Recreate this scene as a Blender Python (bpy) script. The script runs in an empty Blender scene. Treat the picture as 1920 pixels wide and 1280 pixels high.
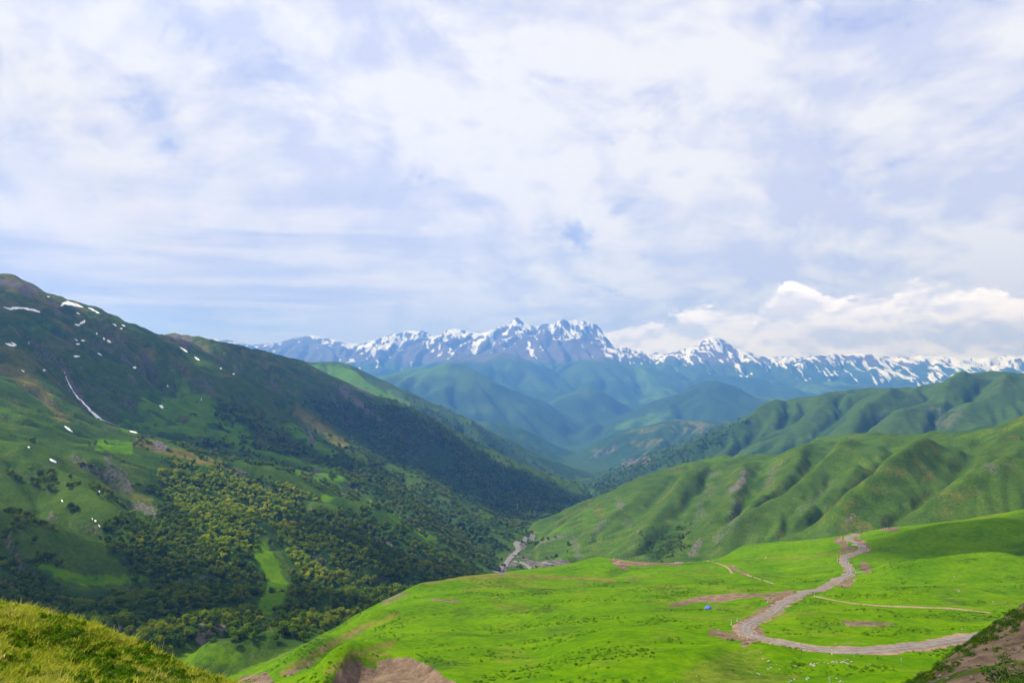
import bpy, bmesh, math, random, time
import numpy as np

T0 = time.time()
random.seed(7)
RNG = np.random.default_rng(11)
scene = bpy.context.scene
COL = scene.collection

# ------------------------------------------------------------------ camera
F = 1500.0            # focal length in pixels of the 1920 x 1280 photograph
HX, HY = 960.0, 690.0  # vanishing point of the level view direction
cam_d = bpy.data.cameras.new('camera')
cam_d.sensor_fit = 'HORIZONTAL'
cam_d.sensor_width = 36.0
cam_d.lens = 36.0 * F / 1920.0
cam_d.shift_y = (HY - 640.0) / 1920.0
cam_d.clip_start = 0.5
cam_d.clip_end = 200000.0
cam = bpy.data.objects.new('camera', cam_d)
cam.location = (0, 0, 0)
cam.rotation_euler = (math.radians(90), 0, 0)
COL.objects.link(cam)
scene.camera = cam

# ------------------------------------------------------------------ sun + sky
SUN_EL = math.radians(50)
SUN_AZ = math.atan2(-0.96, 0.28)     # x, y of the direction towards the sun (left, a little ahead)
SD = np.array([math.cos(SUN_EL) * math.sin(SUN_AZ), math.cos(SUN_EL) * math.cos(SUN_AZ), math.sin(SUN_EL)])
sun_d = bpy.data.lights.new('sun', 'SUN')
sun_d.energy = 5.0
sun_d.angle = math.radians(0.6)
sun_d.color = (1.0, 0.93, 0.80)
sun = bpy.data.objects.new('sun', sun_d)
from mathutils import Vector
sun.rotation_euler = Vector((-SD[0], -SD[1], -SD[2])).to_track_quat('-Z', 'Y').to_euler()
sun.location = (0, 0, 3000)
COL.objects.link(sun)


class NT:
    """small node-tree helper"""
    def __init__(self, tree):
        self.t = tree
        self.n = tree.nodes
        self.l = tree.links

    def new(self, typ, **kw):
        nd = self.n.new(typ)
        for k, v in kw.items():
            if hasattr(nd, k):
                setattr(nd, k, v)
            else:
                nd.inputs[k].default_value = v
        return nd

    def set(self, sock, v):
        if isinstance(v, bpy.types.NodeSocket):
            self.l.new(v, sock)
        elif isinstance(v, (tuple, list)) and len(v) == 3 and sock.type == 'RGBA':
            sock.default_value = (*v, 1.0)
        else:
            sock.default_value = v

    def math(self, op, a, b=None, c=None, clamp=False):
        nd = self.n.new('ShaderNodeMath')
        nd.operation = op
        nd.use_clamp = clamp
        self.set(nd.inputs[0], a)
        if b is not None:
            self.set(nd.inputs[1], b)
        if c is not None:
            self.set(nd.inputs[2], c)
        return nd.outputs[0]

    def vmath(self, op, a, b=None):
        nd = self.n.new('ShaderNodeVectorMath')
        nd.operation = op
        self.set(nd.inputs[0], a)
        if b is not None:
            self.set(nd.inputs[1], b)
        return nd.outputs[0]

    def mix(self, fac, a, b, mode='MIX'):
        nd = self.n.new('ShaderNodeMix')
        nd.data_type = 'RGBA'
        nd.blend_type = mode
        self.set(nd.inputs[0], fac)
        self.set(nd.inputs[6], a)
        self.set(nd.inputs[7], b)
        return nd.outputs[2]

    def noise(self, vec, scale, detail=4, rough=0.55, dist=0.0, dim='3D'):
        nd = self.n.new('ShaderNodeTexNoise')
        nd.noise_dimensions = dim
        self.set(nd.inputs['Vector'], vec)
        nd.inputs['Scale'].default_value = scale
        nd.inputs['Detail'].default_value = detail
        nd.inputs['Roughness'].default_value = rough
        nd.inputs['Distortion'].default_value = dist
        return nd.outputs['Fac']

    def ramp(self, v, lo, hi, smooth=True):
        nd = self.n.new('ShaderNodeMapRange')
        nd.interpolation_type = 'SMOOTHSTEP' if smooth else 'LINEAR'
        self.set(nd.inputs[0], v)
        nd.inputs[1].default_value = lo
        nd.inputs[2].default_value = hi
        return nd.outputs[0]

    def attr(self, name):
        nd = self.n.new('ShaderNodeAttribute')
        nd.attribute_name = name
        return nd.outputs['Fac']

    def combine(self, x, y, z):
        nd = self.n.new('ShaderNodeCombineXYZ')
        for i, v in enumerate((x, y, z)):
            self.set(nd.inputs[i], v)
        return nd.outputs[0]


def build_world():
    w = bpy.data.worlds.new('World')
    scene.world = w
    w.use_nodes = True
    w.node_tree.nodes.clear()
    g = NT(w.node_tree)
    sky = g.new('ShaderNodeTexSky', sky_type='NISHITA')
    sky.sun_disc = False
    sky.sun_elevation = SUN_EL
    sky.sun_rotation = SUN_AZ
    sky.altitude = 2500
    sky.air_density = 1.0
    sky.dust_density = 0.6
    sky.ozone_density = 1.5
    tc = g.new('ShaderNodeTexCoord')
    d = tc.outputs['Generated']
    sep = g.new('ShaderNodeSeparateXYZ')
    g.l.new(d, sep.inputs[0])
    x, y, z = sep.outputs
    zc = g.math('MAXIMUM', z, 0.0)
    # a cloud sheet overhead, seen in perspective
    den = g.math('ADD', zc, 0.42)
    px = g.math('DIVIDE', x, den)
    py = g.math('DIVIDE', y, den)
    pl = g.combine(px, py, 0.0)
    warp = g.noise(pl, 1.6, 3, 0.5)
    pw = g.vmath('ADD', pl, g.combine(g.math('MULTIPLY', warp, 0.35), g.math('MULTIPLY', warp, -0.25), 0.0))
    big = g.noise(pw, 1.5, 3, 0.5)
    med = g.noise(pw, 4.2, 9, 0.60, 0.0)
    fine = g.noise(pw, 12.0, 8, 0.62, 0.0)
    dens = g.math('ADD', g.math('MULTIPLY', big, 0.46), g.math('ADD', g.math('MULTIPLY', med, 0.44), g.math('MULTIPLY', fine, 0.20)))
    cover = g.ramp(dens, 0.355, 0.50)
    # lit tops and shaded undersides: the same cloud looked up a little nearer the sun
    off = g.combine(-0.05, 0.06, 0.0)
    med2 = g.noise(g.vmath('ADD', pw, off), 4.2, 9, 0.60, 0.0)
    fine2 = g.noise(g.vmath('ADD', pw, off), 12.0, 8, 0.62, 0.0)
    rel = g.math('ADD', g.math('MULTIPLY', g.math('SUBTRACT', med, med2), 1.0), g.math('MULTIPLY', g.math('SUBTRACT', fine, fine2), 0.55))
    tone_n = g.noise(g.vmath('ADD', pw, g.combine(3.1, 1.7, 0.0)), 2.2, 5, 0.54, 0.0)
    tone = g.math('ADD', g.ramp(tone_n, 0.32, 0.64), g.math('MULTIPLY', rel, 3.3), clamp=True)
    cloud = g.mix(tone, (0.75, 0.79, 0.99), (1.05, 1.045, 1.06))
    skyc = g.mix(0.72, g.mix(1.0, sky.outputs[0], (0.14, 0.14, 0.14), 'MULTIPLY'), (0.30, 0.45, 1.00))
    base = g.mix(g.math('ADD', g.math('MULTIPLY', cover, 0.82), 0.14), skyc, cloud)
    # low bank of cumulus hanging about the snowy range, towards the right
    az = g.math('ARCTAN2', x, y)
    el = g.math('ARCTAN2', z, g.math('SQRT', g.math('ADD', g.math('MULTIPLY', x, x), g.math('MULTIPLY', y, y))))
    bc = g.combine(g.math('MULTIPLY', az, 1.0), g.math('MULTIPLY', el, 1.9), 0.4)
    bn = g.noise(bc, 13.0, 9, 0.60, 0.2)
    # left part near the horizon: even blue-grey air
    low = g.ramp(el, 0.30, 0.10)
    leftm = g.ramp(az, 0.06, -0.22)
    lowl = g.math('MULTIPLY', low, g.math('ADD', g.math('MULTIPLY', leftm, 0.85), 0.0))
    lay = g.noise(g.combine(g.math('MULTIPLY', az, 2.2), g.math('MULTIPLY', el, 22.0), 0.7), 1.6, 5, 0.55, 0.3)
    layc = g.mix(g.ramp(lay, 0.36, 0.64), (0.62, 0.68, 0.95), (1.00, 0.98, 1.04))
    base = g.mix(g.math('MULTIPLY', lowl, 0.88), base, layc)
    thr = g.math('ADD', g.math('MULTIPLY', el, 8.5), g.math('SUBTRACT', 0.40, g.math('MULTIPLY', g.ramp(az, -0.05, 0.42), 0.52)))
    bank = g.ramp(g.math('SUBTRACT', bn, g.math('SUBTRACT', thr, 0.17)), 0.0, 0.10)
    bank = g.math('MULTIPLY', g.math('MULTIPLY', bank, g.ramp(az, -0.04, 0.10)), 0.92)
    bt = g.noise(g.vmath('ADD', bc, g.combine(0.0, 0.022, 0.0)), 13.0, 9, 0.60, 0.2)
    bcol = g.mix(g.ramp(g.math('SUBTRACT', bn, bt), -0.09, 0.09), (1.20, 1.16, 1.24), (1.80, 1.68, 1.62))
    base = g.mix(bank, base, bcol)
    # below the horizon
    base = g.mix(g.ramp(z, 0.0, -0.06), base, (0.10, 0.15, 0.10))
    bg = g.new('ShaderNodeBackground')
    g.l.new(base, bg.inputs[0])
    bg.inputs[1].default_value = 0.56
    out = g.new('ShaderNodeOutputWorld')
    g.l.new(bg.outputs[0], out.inputs[0])
    w.cycles.sampling_method = 'MANUAL'
    w.cycles.sample_map_resolution = 512


build_world()

scene.view_settings.view_transform = 'Standard'
scene.view_settings.look = 'None'
scene.view_settings.exposure = 0.75
scene.view_settings.gamma = 1.0
scene.view_settings.use_curve_mapping = False
scene.render.engine = 'CYCLES'
cy = scene.cycles
cy.max_bounces = 5
cy.diffuse_bounces = 2
cy.glossy_bounces = 1
cy.transmission_bounces = 3
cy.transparent_max_bounces = 12
cy.volume_bounces = 0
cy.use_denoising = True
cy.use_adaptive_sampling = True
cy.adaptive_threshold = 0.02
cy.sample_clamp_indirect = 4.0
cy.caustics_reflective = False
cy.caustics_refractive = False

# ------------------------------------------------------------------ noise
_P = np.random.default_rng(5).permutation(512).astype(np.int64)
_G = np.stack([np.cos(np.arange(16) * math.pi / 8), np.sin(np.arange(16) * math.pi / 8)], 1)


def perlin(x, y, seed=0):
    xi = np.floor(x).astype(np.int64)
    yi = np.floor(y).astype(np.int64)
    fx = x - xi
    fy = y - yi
    u = fx * fx * fx * (fx * (fx * 6 - 15) + 10)
    v = fy * fy * fy * (fy * (fy * 6 - 15) + 10)

    def gd(ix, iy, dx, dy):
        h = _P[(_P[(ix + seed * 37) & 511] + iy + seed * 11) & 511] & 15
        return _G[h, 0] * dx + _G[h, 1] * dy
    a = gd(xi, yi, fx, fy)
    b = gd(xi + 1, yi, fx - 1, fy)
    c = gd(xi, yi + 1, fx, fy - 1)
    d = gd(xi + 1, yi + 1, fx - 1, fy - 1)
    return (a + u * (b - a) + v * (c + u * (d - c) - (a + u * (b - a)))) * 1.5


def fbm(x, y, wl, octv=5, gain=0.5, seed=0, ridged=False):
    out = np.zeros_like(x)
    amp = 1.0
    f = 1.0 / wl
    for o in range(octv):
        n = perlin(x * f + 13.7 * o, y * f - 7.3 * o, seed + o)
        if ridged:
            n = 1.0 - 2.0 * np.abs(n)
        out += n * amp
        amp *= gain
        f *= 2.03
    return out


def sstep(a, b, x):
    t = np.clip((x - a) / (b - a), 0, 1)
    return t * t * (3 - 2 * t)


# ------------------------------------------------------------------ terrain surfaces
def W(px, py, D):
    return ((px - HX) / F * D, D, -(py - HY) / F * D)


def line(*pts, step=70.0):
    """pixel + distance polyline -> densely sampled world points"""
    ws = [np.array(W(*p)) for p in pts]
    out = []
    for a, b in zip(ws[:-1], ws[1:]):
        n = max(1, int(np.linalg.norm((b - a)[:2]) / step))
        for k in range(n):
            out.append(a + (b - a) * k / n)
    out.append(ws[-1])
    return out


def rbf(points, c, smooth=0.0):
    P = np.array(points, float)
    # drop near duplicates
    keep = []
    for i in range(len(P)):
        if all((P[i, 0] - P[j, 0]) ** 2 + (P[i, 1] - P[j, 1]) ** 2 > (0.2 * c) ** 2 for j in keep):
            keep.append(i)
    P = P[keep]
    n = len(P)
    s = np.std(P[:, :2])
    X = P[:, :2] / s
    m = P[:, :2].mean(0) / s
    cc = c / s

    def phi(d2):
        return np.sqrt(d2 + cc * cc)
    A = np.zeros((n + 3, n + 3))
    d2 = ((X[:, None] - X[None]) ** 2).sum(-1)
    A[:n, :n] = -phi(d2) + np.eye(n) * smooth
    A[:n, n] = 1
    A[:n, n + 1:] = X - m
    A[n:, :n] = A[:n, n:].T
    b = np.zeros(n + 3)
    b[:n] = P[:, 2]
    w = np.linalg.solve(A, b)

    def ev(x, y):
        sh = x.shape
        q = np.stack([x.ravel(), y.ravel()], 1) / s
        o = np.empty(len(q))
        for i in range(0, len(q), 20000):
            qq = q[i:i + 20000]
            dd = ((qq[:, None] - X[None]) ** 2).sum(-1)
            o[i:i + 20000] = -phi(dd) @ w[:n] + w[n] + (qq - m) @ w[n + 1:]
        return o.reshape(sh)
    return ev


def blur(a, r, it=2):
    for _ in range(it):
        for ax in (0, 1):
            p = np.pad(a, [(r + 1, r) if k == ax else (0, 0) for k in (0, 1)], mode='edge')
            cs = np.cumsum(p, axis=ax)
            if ax == 0:
                a = (cs[2 * r + 1:] - cs[:-2 * r - 1]) / (2 * r + 1)
            else:
                a = (cs[:, 2 * r + 1:] - cs[:, :-2 * r - 1]) / (2 * r + 1)
    return a


def resize(a, ny, nx):
    y = np.linspace(0, a.shape[0] - 1.001, ny)
    x = np.linspace(0, a.shape[1] - 1.001, nx)
    yi = y.astype(int)
    xi = x.astype(int)
    fy = (y - yi)[:, None]
    fx = (x - xi)[None]
    return ((a[yi][:, xi] * (1 - fx) + a[yi][:, xi + 1] * fx) * (1 - fy)
            + (a[yi + 1][:, xi] * (1 - fx) + a[yi + 1][:, xi + 1] * fx) * fy)


def erode(h, cell, drops, steps, k, seed):
    """many parallel rain drops cut gullies down the fall line; returns height and flow"""
    rng = np.random.default_rng(seed)
    ny, nx = h.shape
    hh = h / cell
    flow = np.zeros(ny * nx)
    for batch in range(4):
        n = drops // 4
        px = rng.uniform(1, nx - 3, n)
        py = rng.uniform(1, ny - 3, n)
        dx = np.zeros(n)
        dy = np.zeros(n)
        vel = np.ones(n)
        wat = np.ones(n)
        sed = np.zeros(n)
        for s in range(steps):
            xi = px.astype(int)
            yi = py.astype(int)
            u = px - xi
            v = py - yi
            i0 = yi * nx + xi
            hf = hh.ravel()
            a, b, c, d = hf[i0], hf[i0 + 1], hf[i0 + nx], hf[i0 + nx + 1]
            gx = (b - a) * (1 - v) + (d - c) * v
            gy = (c - a) * (1 - u) + (d - b) * u
            h0 = a * (1 - u) * (1 - v) + b * u * (1 - v) + c * (1 - u) * v + d * u * v
            dx = dx * 0.25 - gx * 0.75
            dy = dy * 0.25 - gy * 0.75
            ln = np.sqrt(dx * dx + dy * dy) + 1e-9
            dx /= ln
            dy /= ln
            npx = np.clip(px + dx, 1, nx - 3)
            npy = np.clip(py + dy, 1, ny - 3)
            xj = npx.astype(int)
            yj = npy.astype(int)
            u2 = npx - xj
            v2 = npy - yj
            j0 = yj * nx + xj
            h1 = (hf[j0] * (1 - u2) * (1 - v2) + hf[j0 + 1] * u2 * (1 - v2) + hf[j0 + nx] * (1 - u2) * v2
                  + hf[j0 + nx + 1] * u2 * v2)
            dh = h1 - h0
            cap = np.maximum(-dh, 0.01) * vel * wat * 4.0 * k
            up = dh > 0
            dep = np.where(up, np.minimum(sed, dh), np.maximum(sed - cap, 0) * 0.25)
            ero = np.where(up | (sed > cap), 0, np.minimum((cap - sed) * 0.3, -dh * 0.6))
            live = (px > 3) & (px < nx - 5) & (py > 3) & (py < ny - 5)
            amt = np.where(live, dep - ero, 0.0)
            sed = sed - amt
            dl = np.zeros(ny * nx)
            for off, w_ in ((0, (1 - u) * (1 - v)), (1, u * (1 - v)), (nx, (1 - u) * v), (nx + 1, u * v)):
                dl += np.bincount(i0 + off, amt * w_, ny * nx)
            hh += np.clip(dl, -0.05, 0.02).reshape(ny, nx)
            flow += np.bincount(i0, wat, ny * nx)
            vel = np.sqrt(np.maximum(vel * vel - dh * 3.0, 0.05))
            wat *= 0.985
            px, py = npx, npy
        hh = hh * 0.55 + blur(hh, 1, 1) * 0.45
    return hh * cell, flow.reshape(ny, nx)


class Surf:
    """one hill: control points -> smooth surface -> noise + erosion on a regular grid"""
    def __init__(self, name, pts, dom, cell, c, namp=6.0, nwl=120.0, ridged=False, ero=None, keep=14, post=None,
                 fade=0.06, seed=1, fine=None, late=None):
        self.name = name
        x0, x1, y0, y1 = dom
        nx = int((x1 - x0) / cell) + 1
        ny = int((y1 - y0) / cell) + 1
        ev = rbf(pts, c)
        cx = np.linspace(x0, x1, max(30, nx // 4))
        cyy = np.linspace(y0, y1, max(30, ny // 4))
        X, Y = np.meshgrid(cx, cyy)
        h = resize(ev(X, Y), ny, nx)
        X, Y = np.meshgrid(np.linspace(x0, x1, nx), np.linspace(y0, y1, ny))
        if post is not None:
            h = post(h, X, Y)
        base = h.copy()
        if namp:
            wx = fbm(X, Y, nwl * 1.5, 3, 0.5, seed + 40) * nwl * 0.25
            wy = fbm(X, Y, nwl * 1.5, 3, 0.5, seed + 50) * nwl * 0.25
            h = h + namp * fbm(X + wx, Y + wy, nwl, 6, 0.48, seed, ridged)
        self.flow = np.zeros_like(h)
        if ero:
            drops, steps, k = ero
            h, fl = erode(h, cell, drops, steps, k, seed)
            fl = np.log1p(fl)
            self.flow = np.clip((fl - np.percentile(fl, 50)) / (np.percentile(fl, 99.5) - np.percentile(fl, 50) + 1e-6), 0, 1)
            h = h + blur(base - h, keep, 2)      # keep the large shape
        if fine:
            fa, fw, fr = fine
            h = h + fa * (fbm(X, Y, fw, 5, 0.55, seed + 70, fr) - (0.6 if fr else 0.0))
        if late is not None:
            h = late(h, X, Y)
        # the edges of the domain dive below the neighbours
        ex = np.minimum(X - x0, x1 - X) / (x1 - x0)
        ey = np.minimum(Y - y0, y1 - Y) / (y1 - y0)
        e = np.minimum(ex, ey)
        h = h - (1 - sstep(0.0, fade, e)) * 0.35 * (y1 - y0) * 0.5
        self.h, self.dom, self.cell, self.nx, self.ny = h, dom, cell, nx, ny

    def sample(self, x, y, arr=None, bad=-1e5):
        a = self.h if arr is None else arr
        x0, x1, y0, y1 = self.dom
        u = (x - x0) / (x1 - x0) * (self.nx - 1)
        v = (y - y0) / (y1 - y0) * (self.ny - 1)
        ok = (u >= 0) & (u < self.nx - 1.001) & (v >= 0) & (v < self.ny - 1.001)
        uu = np.clip(u, 0, self.nx - 1.002)
        vv = np.clip(v, 0, self.ny - 1.002)
        xi = uu.astype(int)
        yi = vv.astype(int)
        fx = uu - xi
        fy = vv - yi
        i = yi * self.nx + xi
        f = a.ravel()
        r = (f[i] * (1 - fx) + f[i + 1] * fx) * (1 - fy) + (f[i + self.nx] * (1 - fx) + f[i + self.nx + 1] * fx) * fy
        return np.where(ok, r, bad)


def seg_dist(X, Y, pts):
    best = np.full(X.shape, 1e9)
    tt = np.zeros(X.shape)
    n = len(pts) - 1
    for i in range(n):
        ax, ay = pts[i][:2]
        bx, by = pts[i + 1][:2]
        dx, dy = bx - ax, by - ay
        t = np.clip(((X - ax) * dx + (Y - ay) * dy) / (dx * dx + dy * dy + 1e-9), 0, 1)
        d = np.hypot(X - ax - t * dx, Y - ay - t * dy)
        m = d < best
        best = np.where(m, d, best)
        tt = np.where(m, (i + t) / n, tt)
    return best, tt


def raycast_grid(h, X, Y, px, py, d0, d1):
    """first hit of the view ray with a gridded height field"""
    x0, x1, y0, y1 = X[0, 0], X[0, -1], Y[0, 0], Y[-1, 0]
    D = np.linspace(d0, d1, 700)
    xs = (px - HX) / F * D
    zs = -(py - HY) / F * D
    u = np.clip((xs - x0) / (x1 - x0) * (h.shape[1] - 1), 0, h.shape[1] - 1.01).astype(int)
    v = np.clip((D - y0) / (y1 - y0) * (h.shape[0] - 1), 0, h.shape[0] - 1.01).astype(int)
    hit = np.nonzero(h[v, u] >= zs)[0]
    k = hit[0] if len(hit) else int(np.argmax(h[v, u] - zs))
    return xs[k], D[k]


def spurs(lst, d0, d1, wsc=1.0):
    def post(h, X, Y):
        add = np.zeros_like(h)
        for pts, wd, amp in lst:
            wp = [raycast_grid(h, X, Y, p[0], p[1], d0, d1) for p in pts]
            wob = fbm(X, Y, wd * 3, 3, 0.5, 77) * wd * 0.3
            d, t = seg_dist(X, Y, wp)
            d = np.maximum(d + wob, 0)
            prof = np.exp(-d / wd * 1.2) if amp > 0 else np.exp(-(d / wd) ** 2)
            add += 1.6 * amp * prof * sstep(-0.05, 0.25, t) * (1 - 0.8 * sstep(0.75, 1.05, t))
        return h + add
    return post


SURF = []


def stream_pts():
    return [(480, 1240, 430), (640, 1170, 620), (790, 1105, 850), (900, 1082, 1150), (940, 1058, 1400), (1000, 1000, 1800),
            (1090, 942, 2600), (1106, 912, 3800), (1098, 888, 5600), (1085, 855, 7500)]


# ---- left mountain with its three spurs
lm = []
lm += line((-330, 470, 2400), (-150, 505, 2250), (0, 517, 2200), (20, 519, 2200), (75, 548, 2230), (130, 566, 2270), (180, 582, 2320), (270, 628, 2400), (330, 650, 2400),
           (400, 690, 2330), (500, 730, 2290), (560, 765, 2250), (640, 822, 2150), (700, 852, 2080), (830, 912, 1930),
           (900, 960, 1800), (965, 1012, 1600))
lm += line((310, 632, 3000), (350, 638, 3000), (372, 650, 3000), (420, 652, 3000), (560, 680, 3000), (640, 715, 3000), (690, 735, 2980), (750, 757, 2950), (860, 812, 2880),
           (960, 872, 2780), (1030, 912, 2700), (1088, 942, 2600))
lm += line((-140, 560, 1750), (0, 640, 1500), (60, 690, 1380), (140, 762, 1300), (230, 822, 1260), (330, 852, 1235), (420, 880, 1220), (520, 900, 1210),
           (600, 935, 1200), (650, 950, 1200), (760, 985, 1180), (850, 1040, 1150), (925, 1076, 1180))
lm += line((120, 690, 1640), (160, 745, 1560), (200, 790, 1490), (260, 818, 1460), (450, 868, 1500), (560, 890, 1480), (640, 908, 1460),
           (700, 938, 1430), (800, 996, 1380), (905, 1052, 1320))
lm += line((600, 780, 2560), (760, 862, 2380), (900, 935, 2200), (985, 985, 1950))
lm += line((200, 872, 1010), (235, 905, 960), (290, 975, 890), (330, 1015, 830), (420, 1080, 740))
lm += [W(*p) for p in [(0, 1180, 470), (0, 1140, 520), (0, 1040, 660), (0, 940, 800), (0, 850, 950), (0, 770, 1130), (0, 700, 1320), (0, 600, 1750), (0, 560, 2000),
                       (-250, 1100, 560), (-250, 950, 740), (-250, 760, 1050), (-300, 640, 1500),
                       (300, 1150, 560), (500, 1130, 650), (600, 1100, 770), (700, 1050, 960), (540, 1190, 530), (240, 1200, 480), (340, 1225, 450), (420, 1222, 440),
                       (130, 1000, 740), (130, 900, 930), (300, 940, 1000), (400, 950, 1000), (450, 1050, 790), (250, 1085, 690), (180, 1090, 665), (520, 1000, 960), (620, 1010, 1000),
                       (500, 950, 1080), (750, 1040, 1050), (200, 700, 1780), (300, 720, 1950), (400, 790, 1740), (350, 760, 1850), (500, 805, 1900),
                       (600, 850, 1800), (700, 905, 1720), (800, 950, 1640), (100, 620, 1900), (200, 640, 2050), (450, 830, 1620), (300, 790, 1640)]]
lm += [W(*p) for p in stream_pts()[:7]]
# back sides
lm += [(-1500, 2900, 60), (-1900, 2600, 160), (-1000, 3600, -140), (-500, 3600, -330), (-1500, 3600, -60), (0, 3500, -450), (-100, 3250, -400),
       (-900, 2720, 40), (-640, 2700, -90), (-420, 2620, -190), (500, 2800, -440), (300, 2000, -385), (200, 1500, -345), (100, 800, -240), (0, 450, -170),
       (-100, 300, -130), (-400, 300, -110)]
lm += [(-870, 2470, -45), (-690, 2430, -105), (-560, 2390, -155), (-430, 2290, -218), (-330, 2220, -258), (-160, 2070, -325)]
SPUR_LM = [
    ([(140, 764), (230, 824), (330, 854), (420, 882), (520, 902), (650, 952), (760, 987), (850, 1042)], 55, 9),
    ([(120, 692), (160, 745), (200, 790), (260, 820)], 40, -12), ([(235, 660), (290, 720), (330, 780)], 45, -10), ([(180, 586), (230, 680), (290, 750)], 60, 13),
    ([(275, 634), (340, 700), (400, 745)], 60, 13), ([(0, 600), (90, 640), (180, 690)], 60, 10), ([(0, 640), (80, 665), (130, 700)], 40, -8),
    ([(420, 705), (470, 760), (560, 830), (640, 872)], 55, 12), ([(500, 735), (560, 790), (640, 850)], 40, -9), ([(640, 828), (700, 900), (780, 975), (850, 1030)], 50, 12),
    ([(640, 908), (700, 940), (800, 1000), (900, 1056)], 40, -10), ([(720, 866), (800, 950), (880, 1020)], 36, -9), ([(770, 890), (850, 960), (930, 1040)], 40, 9),
    ([(640, 722), (700, 800), (800, 880), (880, 930)], 70, 16), ([(700, 745), (760, 830), (840, 890)], 45, -13), ([(760, 762), (860, 870), (950, 960)], 70, 17), ([(860, 818), (930, 900), (980, 960)], 50, -13),
    ([(480, 668), (560, 740), (640, 800)], 60, 13), ([(0, 850), (100, 880), (190, 950), (280, 1030)], 50, 8), ([(0, 920), (130, 965), (240, 1050)], 40, -8),
    ([(205, 880), (250, 930), (300, 985), (400, 1070)], 34, -9), ([(560, 985), (640, 1030), (720, 1090)], 40, 7), ([(500, 1010), (510, 1070), (500, 1130)], 34, -5),
]


def lm_late(h, X, Y):
    # broken, hummocky ground high up
    k = sstep(-140, 120, h)
    return h + k * (9.0 * (fbm(X, Y, 190, 5, 0.55, 151, True) - 0.6) + 3.0 * fbm(X, Y, 40, 3, 0.5, 153)) + (1 - k) * 2.5 * (fbm(X, Y, 110, 4, 0.5, 155, True) - 0.6)


SURF.append(Surf('left_mountain', lm, (-2300, 420, 250, 3750), 6.0, 22.0, 11.0, 210.0, False, (110000, 46, 1.6), 24, seed=3, fine=(2.0, 60.0, False), late=lm_late, post=lambda h, X, Y: spurs(SPUR_LM, 420, 3100)(h, X, Y)))

# ---- near right ridge
r1 = []
r1 += line((955, 1052, 1480), (975, 1028, 1560), (1005, 1003, 1640), (1060, 962, 1750), (1160, 913, 1880), (1250, 886, 1930), (1340, 862, 1930), (1400, 857, 1900),
           (1445, 864, 1900), (1500, 836, 1900), (1590, 820, 1880), (1650, 823, 1860), (1700, 835, 1840), (1780, 843, 1800), (1850, 815, 1720), (1920, 793, 1650),
           (2050, 750, 1560), (2250, 690, 1500))
r1 += line((960, 1066, 1330), (1060, 1064, 1290), (1200, 1058, 1190), (1390, 1042, 1140), (1560, 1008, 1090), (1730, 985, 1040), (1900, 968, 990), (2100, 930, 960))
r1 += [W(*p) for p in [(1100, 990, 1560), (1200, 970, 1520), (1120, 1030, 1400), (1300, 985, 1380)]]
r1 += [(200, 2300, -440), (500, 2400, -380), (800, 2350, -340), (1100, 2300, -330), (1500, 2200, -260), (300, 2700, -440), (1000, 2700, -400), (1600, 2700, -350),
       (0, 1600, -352), (50, 1900, -378), (100, 1150, -300), (250, 950, -290), (500, 850, -250), (800, 800, -210), (1700, 1500, -20)]
SPUR_R1 = [  # spurs and gullies drawn down the face: (pixel points, width m, height m)
    ([(1330, 868), (1290, 915), (1240, 985), (1185, 1050)], 42, 17),
    ([(1400, 866), (1385, 930), (1370, 1000), (1355, 1050)], 34, 13),
    ([(1440, 866), (1420, 930), (1330, 1050)], 24, -11),
    ([(1622, 828), (1560, 880), (1480, 950), (1400, 1010), (1350, 1050)], 46, 24),
    ([(1520, 840), (1490, 900), (1440, 950), (1400, 985)], 34, 13),
    ([(1560, 832), (1520, 890), (1460, 950), (1420, 990)], 24, -12),
    ([(1700, 838), (1660, 880), (1580, 950), (1500, 1010)], 28, -12),
    ([(1785, 846), (1730, 880), (1650, 940), (1590, 985), (1550, 1020)], 48, 26),
    ([(1840, 830), (1800, 890), (1730, 950), (1680, 985)], 30, -13),
    ([(1925, 880), (1860, 920), (1790, 960), (1740, 990)], 44, 20),
    ([(1930, 840), (1870, 880), (1820, 920)], 30, -9),
    ([(1240, 892), (1170, 960), (1110, 1010), (1070, 1050)], 36, 9),
    ([(1290, 880), (1230, 940), (1160, 1010)], 26, -9),
]


SURF.append(Surf('right_ridge', r1, (-60, 1800, 780, 2760), 5.0, 30.0, 4.0, 120.0, False, (70000, 42, 0.9), 22,
                 post=spurs(SPUR_R1, 900, 2200), seed=6,
                 late=lambda h, X, Y: h + 12.0 * (fbm(0.807 * X - 0.59 * Y, 0.13 * (0.59 * X + 0.807 * Y), 170, 5, 0.42, 161, True) - 0.6)))

# ---- second right ridge
r2 = []
r2 += line((1104, 912, 3850), (1150, 893, 3880), (1250, 850, 3980), (1330, 812, 4060), (1400, 782, 4100), (1480, 753, 4120), (1560, 741, 4100), (1640, 737, 4080),
           (1700, 735, 4000), (1760, 725, 3900), (1800, 712, 3850), (1840, 700, 3800), (1880, 706, 3750), (1920, 713, 3700), (2100, 690, 3600), (2400, 640, 3500), step=140)
r2 += line((1110, 925, 3300), (1200, 912, 3100), (1400, 905, 2850), (1650, 880, 2650), (1900, 855, 2550), (2200, 800, 2450), step=140)
r2 += [W(*p) for p in [(1300, 870, 3400), (1450, 850, 3250), (1600, 820, 3200), (1750, 800, 3150), (1900, 780, 3050)]]
r2 += [(600, 4700, -600), (1500, 4900, -500), (2500, 4900, -350), (3000, 4500, -200), (3300, 3300, 0), (2600, 2700, -100), (400, 4300, -600), (300, 3000, -460)]
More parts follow.
